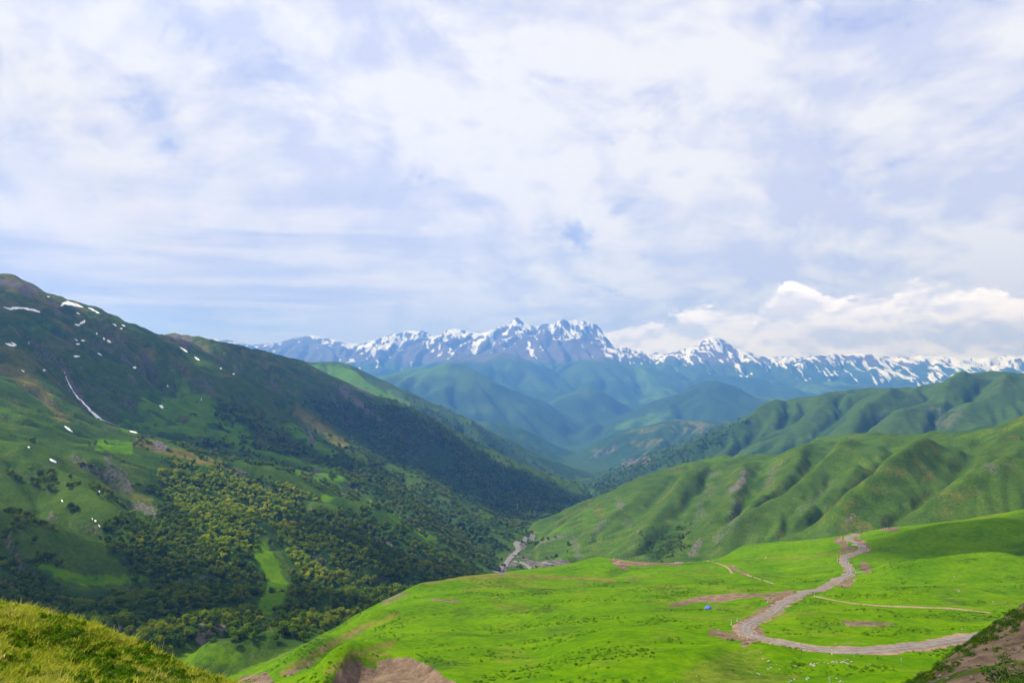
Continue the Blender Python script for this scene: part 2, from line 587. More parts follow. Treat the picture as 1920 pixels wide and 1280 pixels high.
SPUR_R2 = [([(1480, 757), (1420, 800), (1330, 850), (1230, 890)], 80, 40), ([(1600, 742), (1560, 790), (1520, 840)], 70, -26),
           ([(1700, 738), (1650, 770), (1620, 800), (1560, 850)], 80, 42), ([(1840, 704), (1790, 740), (1720, 790), (1640, 840)], 90, 46),
           ([(1900, 715), (1870, 760), (1790, 810)], 80, 34), ([(1760, 730), (1730, 760), (1680, 800)], 60, -26),
           ([(1400, 785), (1340, 830), (1250, 880)], 60, -20)]
SURF.append(Surf('second_ridge', r2, (120, 3500, 2350, 5000), 11.0, 50.0, 14.0, 380.0, False, (60000, 40, 1.3), 20,
                 post=spurs(SPUR_R2, 2400, 4600), seed=9,
                 late=lambda h, X, Y: h + 15.0 * (fbm(0.807 * X - 0.59 * Y, 0.3 * (0.59 * X + 0.807 * Y), 330, 5, 0.5, 163, True) - 0.6)))

# ---- left ridges in the middle distance
l4 = []
l4 += line((400, 690, 4700), (500, 686, 4650), (575, 682, 4600), (655, 685, 4600), (700, 716, 4500), (760, 741, 4420), (870, 786, 4300), (960, 842, 4180), (1050, 898, 4000),
           (1100, 916, 3900), step=140)
l4 += line((600, 800, 3700), (750, 860, 3550), (900, 930, 3350), (1050, 965, 3100), step=140)
l4 += line((840, 792, 6700), (900, 792, 6600), (970, 803, 6450), (1030, 835, 6300), (1095, 888, 5700), step=180)
l4 += line((860, 812, 5400), (960, 858, 5300), (1060, 905, 5000), step=180)
l4 += [(-1500, 5600, -150), (-900, 5700, -400), (-1200, 7300, -500), (-400, 7300, -560), (500, 7300, -800), (600, 6000, -760), (-1900, 4300, 0), (-1600, 3500, -200), (550, 4500, -640)]
SPUR_L4 = [([(640, 690), (680, 730), (740, 770), (800, 830)], 80, 34), ([(700, 720), (760, 770), (830, 820)], 60, -24), ([(870, 790), (900, 830), (930, 880)], 70, 26)]
SURF.append(Surf('middle_ridge', l4, (-2100, 720, 3250, 7450), 14.0, 60.0, 14.0, 420.0, False, (60000, 38, 1.2), 18,
                 post=spurs(SPUR_L4, 3300, 6000), seed=12))

# ---- pale hill and far wooded hills
ph = []
ph += line((1096, 880, 5700), (1115, 848, 6000), (1140, 822, 6250), (1200, 802, 6500), (1270, 786, 6550), (1360, 792, 6600), (1450, 790, 6900), (1600, 780, 7200), step=200)
ph += line((1105, 905, 5000), (1180, 890, 5000), (1300, 860, 5100), (1450, 850, 5300), (1700, 830, 5600), step=200)
ph += [(700, 7600, -780), (1500, 8000, -700), (3500, 8000, -600), (3500, 6000, -500), (450, 6600, -780)]
SURF.append(Surf('pale_hill', ph, (330, 3800, 4800, 8200), 18.0, 70.0, 14.0, 420.0, False, (40000, 34, 0.8), 9, seed=15))

fh = []
fh += line((560, 730, 9700), (640, 722, 9600), (720, 714, 9500), (790, 698, 9500), (860, 689, 9500), (920, 718, 9300), (1000, 760, 9000), (1050, 800, 8700), step=300)
fh += line((1040, 752, 10600), (1075, 738, 10500), (1110, 727, 10500), (1150, 752, 10400), (1200, 790, 10000), step=300)
fh += line((1165, 795, 8700), (1250, 747, 9200), (1325, 717, 9500), (1380, 736, 9500), (1450, 756, 9400), (1600, 752, 9400), (1800, 745, 9400), (2100, 735, 9400), step=300)
fh += line((780, 700, 13300), (880, 668, 13200), (960, 668, 13100), (1020, 702, 12600), (1060, 742, 12000), step=300)
fh += line((1040, 700, 13600), (1110, 679, 13600), (1180, 684, 13500), (1215, 712, 13100), (1245, 735, 12400), step=300)
fh += [W(*p) for p in [(1080, 860, 7400), (1040, 825, 8200), (1090, 800, 9300), (1180, 770, 11000), (1250, 735, 12600), (800, 800, 7900), (900, 805, 8000), (700, 800, 8000),
                       (1300, 800, 8000), (1500, 810, 7900), (1800, 800, 7900), (1290, 722, 13200), (1350, 722, 12800), (1500, 760, 11500), (1700, 765, 11500),
                       (640, 742, 12000), (740, 738, 12200), (500, 740, 12500), (1000, 735, 11500), (960, 755, 10500), (1850, 760, 11500), (2100, 760, 11500), (400, 740, 12500)]]
SURF.append(Surf('far_hills', fh, (-7500, 10500, 7300, 14800), 48.0, 160.0, 55.0, 1400.0, True, (80000, 36, 1.3), 13, seed=18, fine=(18.0, 420.0, True)))

# ---- the snowy range
sr = []
CREST = [(-300, 640), (100, 640), (280, 636), (360, 635), (410, 640), (452, 641), (482, 651), (520, 640), (562, 632), (600, 633), (625, 637), (650, 646), (690, 655), (716, 634),
         (750, 627), (790, 621), (812, 632), (832, 627), (870, 624), (905, 630), (940, 616), (972, 604), (1000, 612), (1035, 606), (1062, 602), (1090, 608), (1115, 609), (1135, 634),
         (1158, 656), (1200, 663), (1250, 664), (1300, 648), (1335, 630), (1360, 640), (1390, 652), (1430, 664), (1500, 668), (1560, 664), (1600, 662), (1640, 660), (1690, 671), (1740, 666),
         (1790, 664), (1850, 676), (1900, 667), (1960, 660), (2100, 655), (2400, 650)]
CREST = [(a, b + (8 if 1145 < a < 1300 or a > 1370 else 0)) for a, b in CREST]
sr += line(*[(a, b + 3, 17200 if a < 1500 else 16500) for a, b in CREST], step=260)
sr += line(*[(a, b, 14300) for a, b in [(-400, 690), (300, 690), (500, 700), (640, 705), (760, 712), (900, 690), (1000, 690), (1100, 695), (1250, 712), (1400, 735), (1560, 745), (1700, 745), (1920, 735), (2400, 720)]],
           step=700)
sr += [(x, 21500, -300) for x in range(-16000, 17000, 3000)]


def jag(h, X, Y):
    # sharper broken rock where the crest is highest
    m = np.exp(-((X - 1000) / 2300.0) ** 2) * np.exp(-((Y - 17000) / 1500.0) ** 2)
    n = fbm(X, Y, 620, 5, 0.58, 91, True)
    s_ = fbm(X, Y * 0.3, 900, 5, 0.55, 93, True)          # buttresses running down the faces
    return h + m * ((n - 0.9) * 70 + (s_ - 0.7) * 45) + (s_ - 0.7) * 22


SURF.append(Surf('snow_range', sr, (-16500, 17000, 13800, 21600), 50.0, 190.0, 60.0, 1500.0, True, (120000, 40, 1.2), 12, late=jag, seed=21, fine=(30.0, 480.0, True)))

# ---- the near meadow
md = []
md += [W(*p) for p in [(1300, 1280, 190), (1100, 1280, 195), (900, 1280, 205), (1500, 1280, 188), (1700, 1280, 185), (1000, 1220, 268), (1200, 1225, 252), (1400, 1192, 268), (1560, 1220, 236),
                       (1700, 1214, 242), (1800, 1199, 256), (1480, 1112, 425), (1560, 1090, 500), (1600, 1062, 575), (1600, 1030, 655), (1660, 990, 775), (1920, 955, 720), (1800, 975, 770),
                       (1920, 1010, 620), (1780, 1022, 640), (1920, 1072, 480), (1750, 1075, 500), (1920, 1120, 400), (1700, 1130, 390), (1560, 1145, 350), (1330, 1138, 400), (1250, 1130, 415),
                       (1000, 1150, 400), (850, 1155, 405), (1000, 1100, 540), (860, 1083, 590), (1120, 1046, 735), (1060, 1068, 660), (1200, 1085, 570), (1300, 1053, 720), (1390, 1025, 800), (1450, 1020, 800),
                       (1420, 1060, 660), (1500, 1045, 690), (1150, 1054, 700), (1250, 1056, 700), (960, 1074, 640), (780, 1105, 540), (700, 1140, 450),
                       (760, 1160, 400), (740, 1200, 320), (800, 1230, 255), (660, 1228, 262), (860, 1278, 207), (2100, 1000, 560), (2100, 1080, 420), (2100, 930, 760)]]
# left flank down to the stream
md += line((490, 1250, 405), (560, 1214, 460), (650, 1162, 540), (730, 1122, 620), (800, 1094, 690), step=40)
md += line((470, 1262, 400), (620, 1190, 600), (790, 1115, 840), (900, 1090, 1100), step=60)
md += [W(*p) for p in [(560, 1245, 350), (620, 1200, 410), (600, 1270, 280)]]
md += [(-60, 160, -86), (-120, 200, -118), (-200, 260, -150), (-230, 330, -170), (0, 120, -62), (150, 110, -58), (60, 140, -66), (-60, 1000, -300), (120, 900, -262), (300, 950, -262), (520, 930, -215), (640, 860, -185),
       (60, 830, -232), (200, 830, -222), (420, 1000, -262), (700, 1000, -220), (900, 800, -140), (900, 500, -80), (700, 300, -60), (400, 200, -62), (300, 120, -52)]


def meadow_post(h, X, Y):
    add = np.zeros_like(h)
    for pts, wd, amp in [
        # swells and hollows of the pasture
        ([(1920, 1050), (1800, 1062), (1700, 1078), (1640, 1082)], 30, 6.0), ([(1920, 1030), (1800, 1042), (1700, 1052)], 28, -6.5),
        ([(1920, 985), (1780, 1000), (1680, 1015)], 30, 5.0), ([(1300, 1062), (1400, 1066), (1500, 1058)], 24, -4.5),
        ([(1100, 1060), (1200, 1072), (1320, 1078)], 20, 3.0), ([(960, 1088), (1060, 1078), (1180, 1072)], 16, -3.5),
        ([(1700, 1160), (1560, 1160), (1440, 1170)], 18, 2.5), ([(1200, 1190), (1100, 1230), (1050, 1280)], 26, 3.5),
        ([(930, 1150), (1000, 1210), (980, 1280)], 22, -3.0), ([(1500, 1235), (1350, 1230), (1250, 1260)], 14, 2.0),
        ([(1600, 1130), (1700, 1120), (1850, 1110)], 30, 3.0), ([(740, 1120), (900, 1096), (1000, 1090)], 14, 3.0),
        # ribs of the left flank
        ([(745, 1150), (660, 1185), (590, 1225), (530, 1262)], 9, 4.0), ([(720, 1180), (640, 1210), (570, 1250)], 7, -3.0),
        ([(735, 1205), (660, 1228), (610, 1262)], 8, 4.0), ([(720, 1225), (670, 1245), (640, 1275)], 7, -3.0),
    ]:
        wp = [raycast_grid(h, X, Y, p[0], p[1], 150, 900) for p in pts]
        d, t = seg_dist(X, Y, wp)
        add += 1.4 * amp * np.exp(-(d / wd) ** 2) * sstep(-0.1, 0.2, t) * (1 - sstep(0.8, 1.1, t) * 0.7)
    h = h + add + 0.9 * fbm(X, Y, 60, 4, 0.5, 31) + 0.25 * fbm(X, Y, 9, 3, 0.5, 33)
    # slump scar: the turf broke off and slid
    scar = [raycast_grid(h, X, Y, p[0], p[1], 150, 500) for p in [(630, 1262), (652, 1232), (672, 1230), (690, 1247), (712, 1246), (738, 1229), (770, 1229), (812, 1248), (862, 1282), (900, 1310)]]
    low = [(scar[0][0] - 25, scar[0][1] - 40), (scar[-1][0] - 60, scar[-1][1] - 60)]
    poly = scar + [(scar[-1][0] - 5, scar[-1][1] - 90), (scar[0][0] - 10, scar[0][1] - 90)]
    inside = in_poly(X, Y, poly)
    d, t = seg_dist(X, Y, scar)
    h = h - np.where(inside, (1.0 * sstep(0, 0.7, d) + 2.6 * sstep(0, 6.0, d)) * (1 - 0.6 * sstep(10, 60, d)), 0)
    meadow_post.scar = poly
    return h


def in_poly(X, Y, poly):
    c = np.zeros(X.shape, bool)
    j = len(poly) - 1
    for i in range(len(poly)):
        xi, yi = poly[i][:2]
        xj, yj = poly[j][:2]
        hit = ((yi > Y) != (yj > Y)) & (X < (xj - xi) * (Y - yi) / (yj - yi + 1e-12) + xi)
        c ^= hit
        j = i
    return c


SURF.append(Surf('meadow', md, (-330, 950, 90, 1080), 1.6, 7.0, 0.0, 60.0, False, None, post=meadow_post, fade=0.03, seed=24))

# ---- the slopes at the photographer's feet
fg = []
fg += [W(*p) for p in [(-200, 1085, 50), (0, 1150, 46), (80, 1165, 44), (150, 1182, 43), (240, 1207, 41), (320, 1240, 39), (420, 1282, 36), (520, 1330, 33),
                       (0, 1215, 33), (0, 1280, 25), (200, 1280, 31), (120, 1230, 34), (300, 1282, 34), (-300, 1280, 22), (700, 1420, 30)]]
fg += [(-70, 95, -62), (-40, 90, -58), (-15, 80, -52), (10, 70, -46), (-110, 90, -60), (0, 45, -26), (-8, 52, -33), (-20, 62, -38), (-40, 70, -38), (-60, 72, -34), (0, 0, -1.8), (0, 5, -2.9), (0, 12, -7.5), (10, 20, -12), (-10, 12, -6.2), (0, 28, -18.0), (-5, 20, -11), (0, -20, 1), (-20, 0, -1), (20, 0, -2)]
fg += [W(*p) for p in [(1935, 1122, 82), (1900, 1150, 78), (1850, 1190, 72), (1790, 1230, 66), (1700, 1285, 60), (1600, 1350, 54), (1920, 1215, 58), (1860, 1282, 48), (1920, 1282, 44), (2100, 1180, 60), (2100, 1050, 90), (2200, 1280, 40)]]
fg += [(45, 110, -52), (70, 115, -40), (28, 92, -50), (12, 60, -40), (90, 100, -18), (30, 78, -40), (20, 40, -17)]


def fg_post(h, X, Y):
    return h + 0.35 * fbm(X, Y, 6, 4, 0.55, 61) + 0.12 * fbm(X, Y, 1.2, 3, 0.55, 63)


SURF.append(Surf('foreground_slope', fg, (-130, 130, -40, 130), 0.45, 2.5, 0.0, 10, False, None, post=fg_post, fade=0.03, seed=27))
print('surfaces', round(time.time() - T0, 1))


def base_h(x, y):
    r = np.hypot(x, y)
    return -420.0 - 0.045 * np.minimum(r, 9000) - 0.02 * np.maximum(r - 9000, 0) + 30 * fbm(x, y, 2500, 4, 0.5, 71)


def H_raw(x, y):
    """height of the ground and which hill it belongs to"""
    x = np.asarray(x, float)
    y = np.asarray(y, float)
    h = base_h(x, y)
    rid = np.full(x.shape, -1)
    k = 0.6 + 0.004 * np.hypot(x, y)
    for i, s in enumerate(SURF):
        v = s.sample(x, y)
        rid = np.where(v > h, i, rid)
        t = np.clip(0.5 + 0.5 * (v - h) / k, 0, 1)
        far = v < -9e4
        sm = h * (1 - t) + v * t + k * t * (1 - t)
        h = np.where(far, h, sm)
    return h, rid


def rays(pp, d0=15.0, d1=24000.0, n=1500):
    """ground points (x, y) seen at the given pixels"""
    pp = np.asarray(pp, float)
    D = np.exp(np.linspace(math.log(d0), math.log(d1), n))
    out = np.zeros((len(pp), 2))
    for i in range(0, len(pp), 200):
        q = pp[i:i + 200]
        x = (q[:, :1] - HX) / F * D[None]
        z = -(q[:, 1:2] - HY) / F * D[None]
        df = H_raw(x, np.broadcast_to(D, x.shape))[0] - z
        hit = df >= 0
        k = np.where(hit.any(1), hit.argmax(1), df.argmax(1))
        k = np.maximum(k, 1)
        r = np.arange(len(q))
        a, b = df[r, k - 1], df[r, k]
        t = np.where(b > a, np.clip(-a / (b - a + 1e-9), 0, 1), 1.0)
        d = D[k - 1] + t * (D[k] - D[k - 1])
        out[i:i + 200, 0] = (q[:, 0] - HX) / F * d
        out[i:i + 200, 1] = d
    return out


# ------------------------------------------------------------------ roads: their lines on the ground
def smooth_path(pp, step, it=6):
    w = rays(pp, 140, 1500)
    d = np.concatenate([[0], np.cumsum(np.hypot(*np.diff(w, axis=0).T))])
    n = max(8, int(d[-1] / step))
    s = np.linspace(0, d[-1], n)
    q = np.stack([np.interp(s, d, w[:, 0]), np.interp(s, d, w[:, 1])], 1)
    for _ in range(it):
        q[1:-1] = q[1:-1] * 0.4 + (q[:-2] + q[2:]) * 0.3
    return q


ROAD_PX = [(1930, 1172), (1870, 1184), (1830, 1193), (1800, 1199), (1720, 1210), (1640, 1217), (1560, 1216), (1490, 1208), (1430, 1198), (1398, 1187), (1398, 1174), (1425, 1157), (1465, 1132), (1505, 1112), (1545, 1098),
           (1572, 1088), (1592, 1076), (1592, 1066), (1583, 1054), (1583, 1044), (1606, 1036), (1622, 1029), (1612, 1020), (1592, 1012), (1590, 1006), (1604, 1003), (1622, 994)]
TRACK_PX = [[(1528, 1117), (1550, 1122), (1590, 1130), (1660, 1136), (1740, 1139), (1800, 1142), (1862, 1149)],
            [(1292, 1053), (1330, 1053), (1365, 1063), (1398, 1075), (1404, 1079), (1430, 1086), (1455, 1096), (1476, 1104)],
            [(1262, 1056), (1220, 1053), (1185, 1052), (1160, 1050), (1150, 1056), (1175, 1058), (1215, 1057)]]
ROAD = smooth_path(ROAD_PX, 3.0, 3)
TRACKS = [smooth_path(t, 3.0, 4) for t in TRACK_PX]


def path_profile(q, it):
    z = H_raw(q[:, 0], q[:, 1])[0]
    for _ in range(it):
        z[1:-1] = z[1:-1] * 0.4 + (z[:-2] + z[2:]) * 0.3
    return z


ROAD_Z = path_profile(ROAD, 25)
TRACK_Z = [path_profile(t, 10) for t in TRACKS]


def nearest(x, y, q):
    """distance to a polyline's points and the index of the nearest"""
    bd = np.full(x.shape, 1e9)
    bi = np.zeros(x.shape, int)
    for i in range(len(q)):
        d = (x - q[i, 0]) ** 2 + (y - q[i, 1]) ** 2
        m = d < bd
        bd[m] = d[m]
        bi[m] = i
    return np.sqrt(bd), bi


def bench(x, y, z):
    """cut the roads into the slope"""
    z = z.copy()
    for q, zz, w0, w1 in [(ROAD, ROAD_Z, 4.6, 11.0)] + [(t, tz, 1.7, 4.5) for t, tz in zip(TRACKS, TRACK_Z)]:
        m = (x > q[:, 0].min() - w1) & (x < q[:, 0].max() + w1) & (y > q[:, 1].min() - w1) & (y < q[:, 1].max() + w1)
        if not m.any():
            continue
        d, i = nearest(x[m], y[m], q)
        t = 1 - sstep(w0, w1, d)
        z[m] = z[m] * (1 - t) + zz[i] * t
    return z


def ground(x, y):
    x = np.atleast_1d(np.asarray(x, float))
    y = np.atleast_1d(np.asarray(y, float))
    return bench(x, y, H_raw(x, y)[0])


# ------------------------------------------------------------------ the terrain mesh
def polar_grid():
    th = np.concatenate([np.radians(np.linspace(-180, -38, 60)[:-1]), np.radians(np.linspace(-38, 38, 1000)), np.radians(np.linspace(38, 180, 60)[1:])])
    seg = [(2, 22, 26), (22, 95, 90), (95, 170, 46), (170, 900, 280), (900, 3300, 320), (3300, 8000, 130), (8000, 13500, 90), (13500, 18500, 130), (18500, 21800, 12)]
    r = np.concatenate([np.exp(np.linspace(math.log(a), math.log(b), n, endpoint=False)) for a, b, n in seg] + [np.array([21800.0])])
    R, TH = np.meshgrid(r, th, indexing='ij')
    return R * np.sin(TH), R * np.cos(TH), R


GX, GY, GR = polar_grid()
GZ, GID = H_raw(GX, GY)
GZ = bench(GX, GY, GZ)
print('grid', GX.shape, 'top', GZ.max(), 'low', GZ.min(), round(time.time() - T0, 1))

# surface normals of the grid (for slope)
ax = np.gradient(GX, axis=0), np.gradient(GY, axis=0), np.gradient(GZ, axis=0)
bx = np.gradient(GX, axis=1), np.gradient(GY, axis=1), np.gradient(GZ, axis=1)
NX = ax[1] * bx[2] - ax[2] * bx[1]
NY = ax[2] * bx[0] - ax[0] * bx[2]
NZ = ax[0] * bx[1] - ax[1] * bx[0]
NL = np.sqrt(NX ** 2 + NY ** 2 + NZ ** 2) + 1e-9
SLOPE = np.sqrt(np.clip(1 - (NZ / NL) ** 2, 0, 1))
FLOW = np.zeros_like(GZ)
for _i, _s in enumerate(SURF):
    m = GID == _i
    if _s.flow.any():
        FLOW[m] = _s.sample(GX[m], GY[m], _s.flow, 0.0)
front = GY > 5
PX = np.where(front, HX + F * GX / np.maximum(GY, 1), -9e3)
PY = np.where(front, HY - F * GZ / np.maximum(GY, 1), -9e3)
IDX = {s.name: i for i, s in enumerate(SURF)}
LM, R1, R2, L4, PH, FH, SR, MD, FG = [IDX[n] for n in ('left_mountain', 'right_ridge', 'second_ridge', 'middle_ridge', 'pale_hill', 'far_hills', 'snow_range', 'meadow', 'foreground_slope')]

ATT = {k: np.zeros_like(GZ) for k in ('lush', 'dry', 'rock', 'dirt', 'snow', 'wood')}
NZ1 = fbm(GX, GY, 40, 5, 0.55, 101)
NZ2 = fbm(GX, GY, 220, 5, 0.55, 103)
NZ3 = fbm(GX, GY, 9, 4, 0.55, 105)


def brush(att, pts, w, v=1.0, reg=None, rag=0.5, mode='max'):
    """paint a ground cover along a line on the ground, named by where it is seen"""
    xs = [p[0] for p in pts]
    ys = [p[1] for p in pts]
    m = (PX > min(xs) - 2 * w) & (PX < max(xs) + 2 * w) & (PY > min(ys) - 2 * w) & (PY < max(ys) + 2 * w)
    if reg is not None:
        m &= np.isin(GID, reg)
    if not m.any():
        return
    if len(pts) == 1:
        d = np.hypot(PX[m] - pts[0][0], PY[m] - pts[0][1])
    else:
        d, _ = seg_dist(PX[m], PY[m], pts)
    n = np.where(GR[m] < 900, NZ3[m] * 0.6 + NZ1[m] * 0.4, NZ1[m])
    d = d + n * w * rag
    t = (1 - sstep(0.55 * w, w, d)) * v
    A = ATT[att]
    A[m] = np.maximum(A[m], t) if mode == 'max' else A[m] * (1 - t)


def area(att, poly, v=1.0, reg=None, soft=8, rag=10, mode='max'):
    xs = [p[0] for p in poly]
    ys = [p[1] for p in poly]
    m = (PX > min(xs) - 20) & (PX < max(xs) + 20) & (PY > min(ys) - 20) & (PY < max(ys) + 20)
    if reg is not None:
        m &= np.isin(GID, reg)
    n = np.where(GR[m] < 900, NZ3[m] * 0.5 + NZ1[m] * 0.5, NZ1[m])
    x = PX[m] + n * rag
    y = PY[m] + n * rag
    ins = in_poly(x, y, poly)
    d, _ = seg_dist(x, y, poly + [poly[0]])
    t = sstep(-soft, soft, np.where(ins, d, -d)) * v
    A = ATT[att]
    A[m] = np.maximum(A[m], t) if mode == 'max' else A[m] * (1 - t)


# ---- general ground cover
mt = GID == LM
ATT['dry'][mt] = np.clip(0.16 + 0.42 * NZ2[mt] + 0.35 * NZ1[mt] + 0.0012 * (GZ[mt] + 60), 0, 1)
ATT['wood'][mt] = np.clip(sstep(0.0, 0.7, fbm(GX[mt], GY[mt], 75, 5, 0.6, 107) + 0.25 * NZ2[mt]) * 0.62, 0, 1)
ATT['rock'][mt] = np.clip(sstep(0.60, 0.85, SLOPE[mt] + 0.10 * NZ1[mt]) * 0.55 + sstep(0.8, 1.5, NZ2[mt] + 0.6 * NZ1[mt] + 0.0025 * GZ[mt] - 0.2) * 0.6, 0, 1)
rg = (GID == R1)
ATT['dry'][rg] = np.clip(0.05 + 0.40 * NZ1[rg] + 0.20 * NZ2[rg] + 0.3 * sstep(0.45, 0.65, SLOPE[rg]), 0, 0.7)
ATT['wood'][rg] = np.clip(0.18 + 0.35 * FLOW[rg] - 0.25 * NZ1[rg], 0, 0.55)
ATT['lush'][rg] = np.clip(0.28 + FLOW[rg] * 0.2 - 0.12 * NZ1[rg] + 0.15 * NZ2[rg], 0, 1)
rg = (GID == R2) | (GID == L4) | (GID == PH)
ATT['dry'][rg] = np.clip(0.12 + 0.4 * NZ2[rg] + 0.25 * NZ1[rg], 0, 0.8)
ATT['wood'][rg] = 0.36 + 0.64 * sstep(0.0, 0.5, FLOW[rg] * 0.8 + NZ2[rg] * 0.5 - 0.0012 * (GZ[rg] + 300))
rg = (GID == FH)
NZ4 = fbm(GX[rg], GY[rg], 1500, 5, 0.55, 111)
ATT['wood'][rg] = sstep(-0.45, 0.25, NZ4 - 0.0014 * (GZ[rg] + 250) + FLOW[rg] * 0.3)
ATT['lush'][rg] = sstep(0.25, 0.7, -NZ4) * 0.55
ATT['dry'][rg] = np.clip(0.3 + 0.5 * NZ4, 0, 1)
ATT['rock'][rg] = sstep(60, 200, GZ[rg] + 120 * NZ4) * 0.6
rg = (GID == SR)
NS = fbm(GX[rg], GY[rg] * 0.35, 420, 5, 0.6, 113)
NS2 = fbm(GX[rg], GY[rg], 1800, 3, 0.5, 115)
ATT['rock'][rg] = sstep(-80, 220, GZ[rg] + 90 * NS) * 0.80
hh = GZ[rg]
azp = HX + F * GX[rg] / np.maximum(GY[rg], 1)
cpx = np.array([c[0] for c in CREST], float)
cz = np.array([(HY - c[1] - 3) / F * (17200 if c[0] < 1500 else 16500) for c in CREST])
relz = (hh - np.interp(azp, cpx, cz)) / 420.0
NS3 = fbm(GX[rg], GY[rg] * 0.18, 150, 4, 0.6, 117)
wgt = np.interp(azp, [300, 600, 700, 780, 950, 1150, 1250, 1450, 1900], [-0.30, -0.22, -0.02, 0.04, 0.08, 0.06, 0.0, 0.02, 0.06])
ATT['snow'][rg] = sstep(0.40, 0.78, 0.56 + wgt + 0.30 * np.clip(relz, -2.5, 0.2) + 0.26 * NS + 0.20 * NS2 + 0.52 * NS3 + 0.36 * fbm(GX[rg], GY[rg] * 0.3, 75, 3, 0.6, 119) + 0.32 * FLOW[rg] - 0.75 * (SLOPE[rg] - 0.45))
ATT['wood'][rg] = 0.15 + 0.7 * sstep(-60, -350, hh + 100 * NS2)
md_ = GID == MD
ATT['lush'][md_] = np.clip(0.75 + 0.3 * NZ1[md_], 0, 1)
ATT['dry'][md_] = np.clip(0.55 * NZ2[md_] + 0.45 * NZ1[md_] + 0.15 * NZ3[md_] - 0.05, 0, 0.55)
vf = GID == -1
ATT['wood'][vf] = 0.5

# ---- painted covers of the left mountain
for pts, w, v in [([(290, 770), (360, 760), (400, 790), (440, 810)], 34, 1), ([(240, 800), (330, 800), (420, 815), (500, 850), (560, 880), (640, 890)], 16, 1), ([(190, 835), (240, 838)], 14, 1),
                  ([(470, 850), (560, 870), (600, 900)], 14, 0.9), ([(610, 935), (650, 945)], 9, 1), ([(490, 1035), (510, 1065), (520, 1100), (505, 1135)], 22, 1), ([(485, 985), (500, 980)], 12, 1),
                  ([(80, 1062), (130, 1080), (180, 1090), (270, 1085)], 12, 0.8), ([(350, 1235), (400, 1222), (440, 1230)], 26, 0.5), ([(540, 800), (600, 840), (680, 880)], 12, 0.7),
                  ([(700, 940), (760, 980), (800, 1010)], 9, 0.7), ([(800, 940), (860, 980), (920, 1030)], 10, 0.6), ([(330, 700), (350, 740)], 14, 0.7),
                  ([(60, 615), (110, 610)], 8, 0.5), ([(0, 770), (60, 790), (90, 800)], 12, 0.4), ([(960, 1000), (1000, 985), (1030, 970)], 8, 0.9), ([(900, 960), (960, 985)], 8, 0.5)]:
    brush('lush', pts, w, v, [LM])
    brush('dry', pts, w, 0.9, [LM], mode='cut')
    brush('rock', pts, w, 1.0, [LM], mode='cut')
for pts, w, v in [([(200, 865), (225, 890), (245, 920), (262, 940), (290, 962)], 12, 0.62), ([(118, 690), (135, 725), (160, 760)], 5, 1), ([(578, 800), (586, 830)], 5, 0.9), ([(380, 1190), (400, 1180)], 22, 0.8),
                  ([(110, 1165), (140, 1170)], 12, 0.8), ([(295, 835), (320, 842)], 7, 0.8), ([(640, 735), (665, 745), (690, 770), (720, 790)], 7, 0.9), ([(625, 718), (700, 740)], 6, 0.6),
                  ([(320, 632), (352, 640)], 12, 0.8), ([(325, 690), (400, 730)], 16, 0.5), ([(760, 980), (785, 995)], 4, 0.8), ([(640, 918), (650, 925)], 6, 0.8), ([(570, 880), (600, 884)], 7, 0.6),
                  ([(0, 525), (60, 545)], 12, 0.8), ([(100, 565), (110, 590)], 8, 0.6), ([(20, 900), (110, 870)], 14, 0.4)]:
    brush('rock', pts, w, v, [LM], rag=0.9)
for pts, w, v in [([(260, 830), (340, 850), (420, 875)], 10, 1.0), ([(560, 770), (600, 800), (640, 830)], 14, 0.8), ([(760, 970), (800, 1000)], 6, 0.9), ([(40, 700), (120, 780)], 16, 0.8), ([(0, 690), (60, 720)], 14, 0.8)]:
    brush('dry', pts, w, v, [LM])
# ---- right ridge: bare worn patches, the road cut at the valley bottom
for pts, w, v in [([(1340, 890), (1325, 930), (1305, 970)], 13, 0.42), ([(1380, 940), (1370, 985), (1345, 1010)], 13, 0.45), ([(1450, 880), (1440, 910)], 12, 0.45), ([(1395, 890), (1370, 920)], 9, 0.7),
                  ([(1060, 1000), (1020, 1015), (985, 1045)], 4, 0.55), ([(1075, 1010), (1085, 1040)], 8, 0.5), ([(965, 1054), (1000, 1056), (1060, 1059)], 8, 1.0), ([(1160, 940), (1180, 985)], 7, 0.5),
                  ([(1560, 900), (1500, 960)], 10, 0.4), ([(1600, 965), (1580, 990)], 7, 0.7), ([(1700, 870), (1640, 930)], 7, 0.3), ([(1845, 870), (1870, 880)], 8, 0.5), ([(1130, 975), (1110, 1010)], 6, 0.5),
                  ([(1310, 1010), (1300, 1040)], 8, 0.6), ([(1200, 990), (1180, 1030)], 5, 0.4)]:
    brush('rock', pts, w, v, [R1, LM, -1], rag=1.0)
for pts, w, v in [([(978, 1022), (958, 1046), (940, 1072)], 8, 1.0), ([(965, 1020), (985, 1010)], 4, 0.9)]:
    brush('rock', pts, w, v, [R1, LM, -1, MD], rag=0.7)
# ---- second ridge: scree and rock faces
for pts, w, v in [([(1170, 870), (1215, 860)], 8, 0.7), ([(1740, 770), (1800, 780), (1760, 800)], 14, 0.5), ([(1640, 780), (1660, 770)], 8, 0.4), ([(1120, 850), (1150, 840)], 8, 0.6)]:
    brush('rock', pts, w, v, [R2, PH], rag=1.0)
area('wood', [(1095, 915), (1130, 890), (1230, 850), (1360, 800), (1420, 780), (1400, 810), (1300, 860), (1200, 890), (1130, 920)], 1.0, [R2])
area('lush', [(575, 684), (655, 686), (690, 715), (760, 750), (840, 790), (800, 790), (700, 745), (640, 715)], 0.9, [L4])
area('dry', [(1110, 850), (1140, 822), (1270, 786), (1360, 792), (1300, 820), (1200, 840), (1130, 870)], 0.8, [PH])
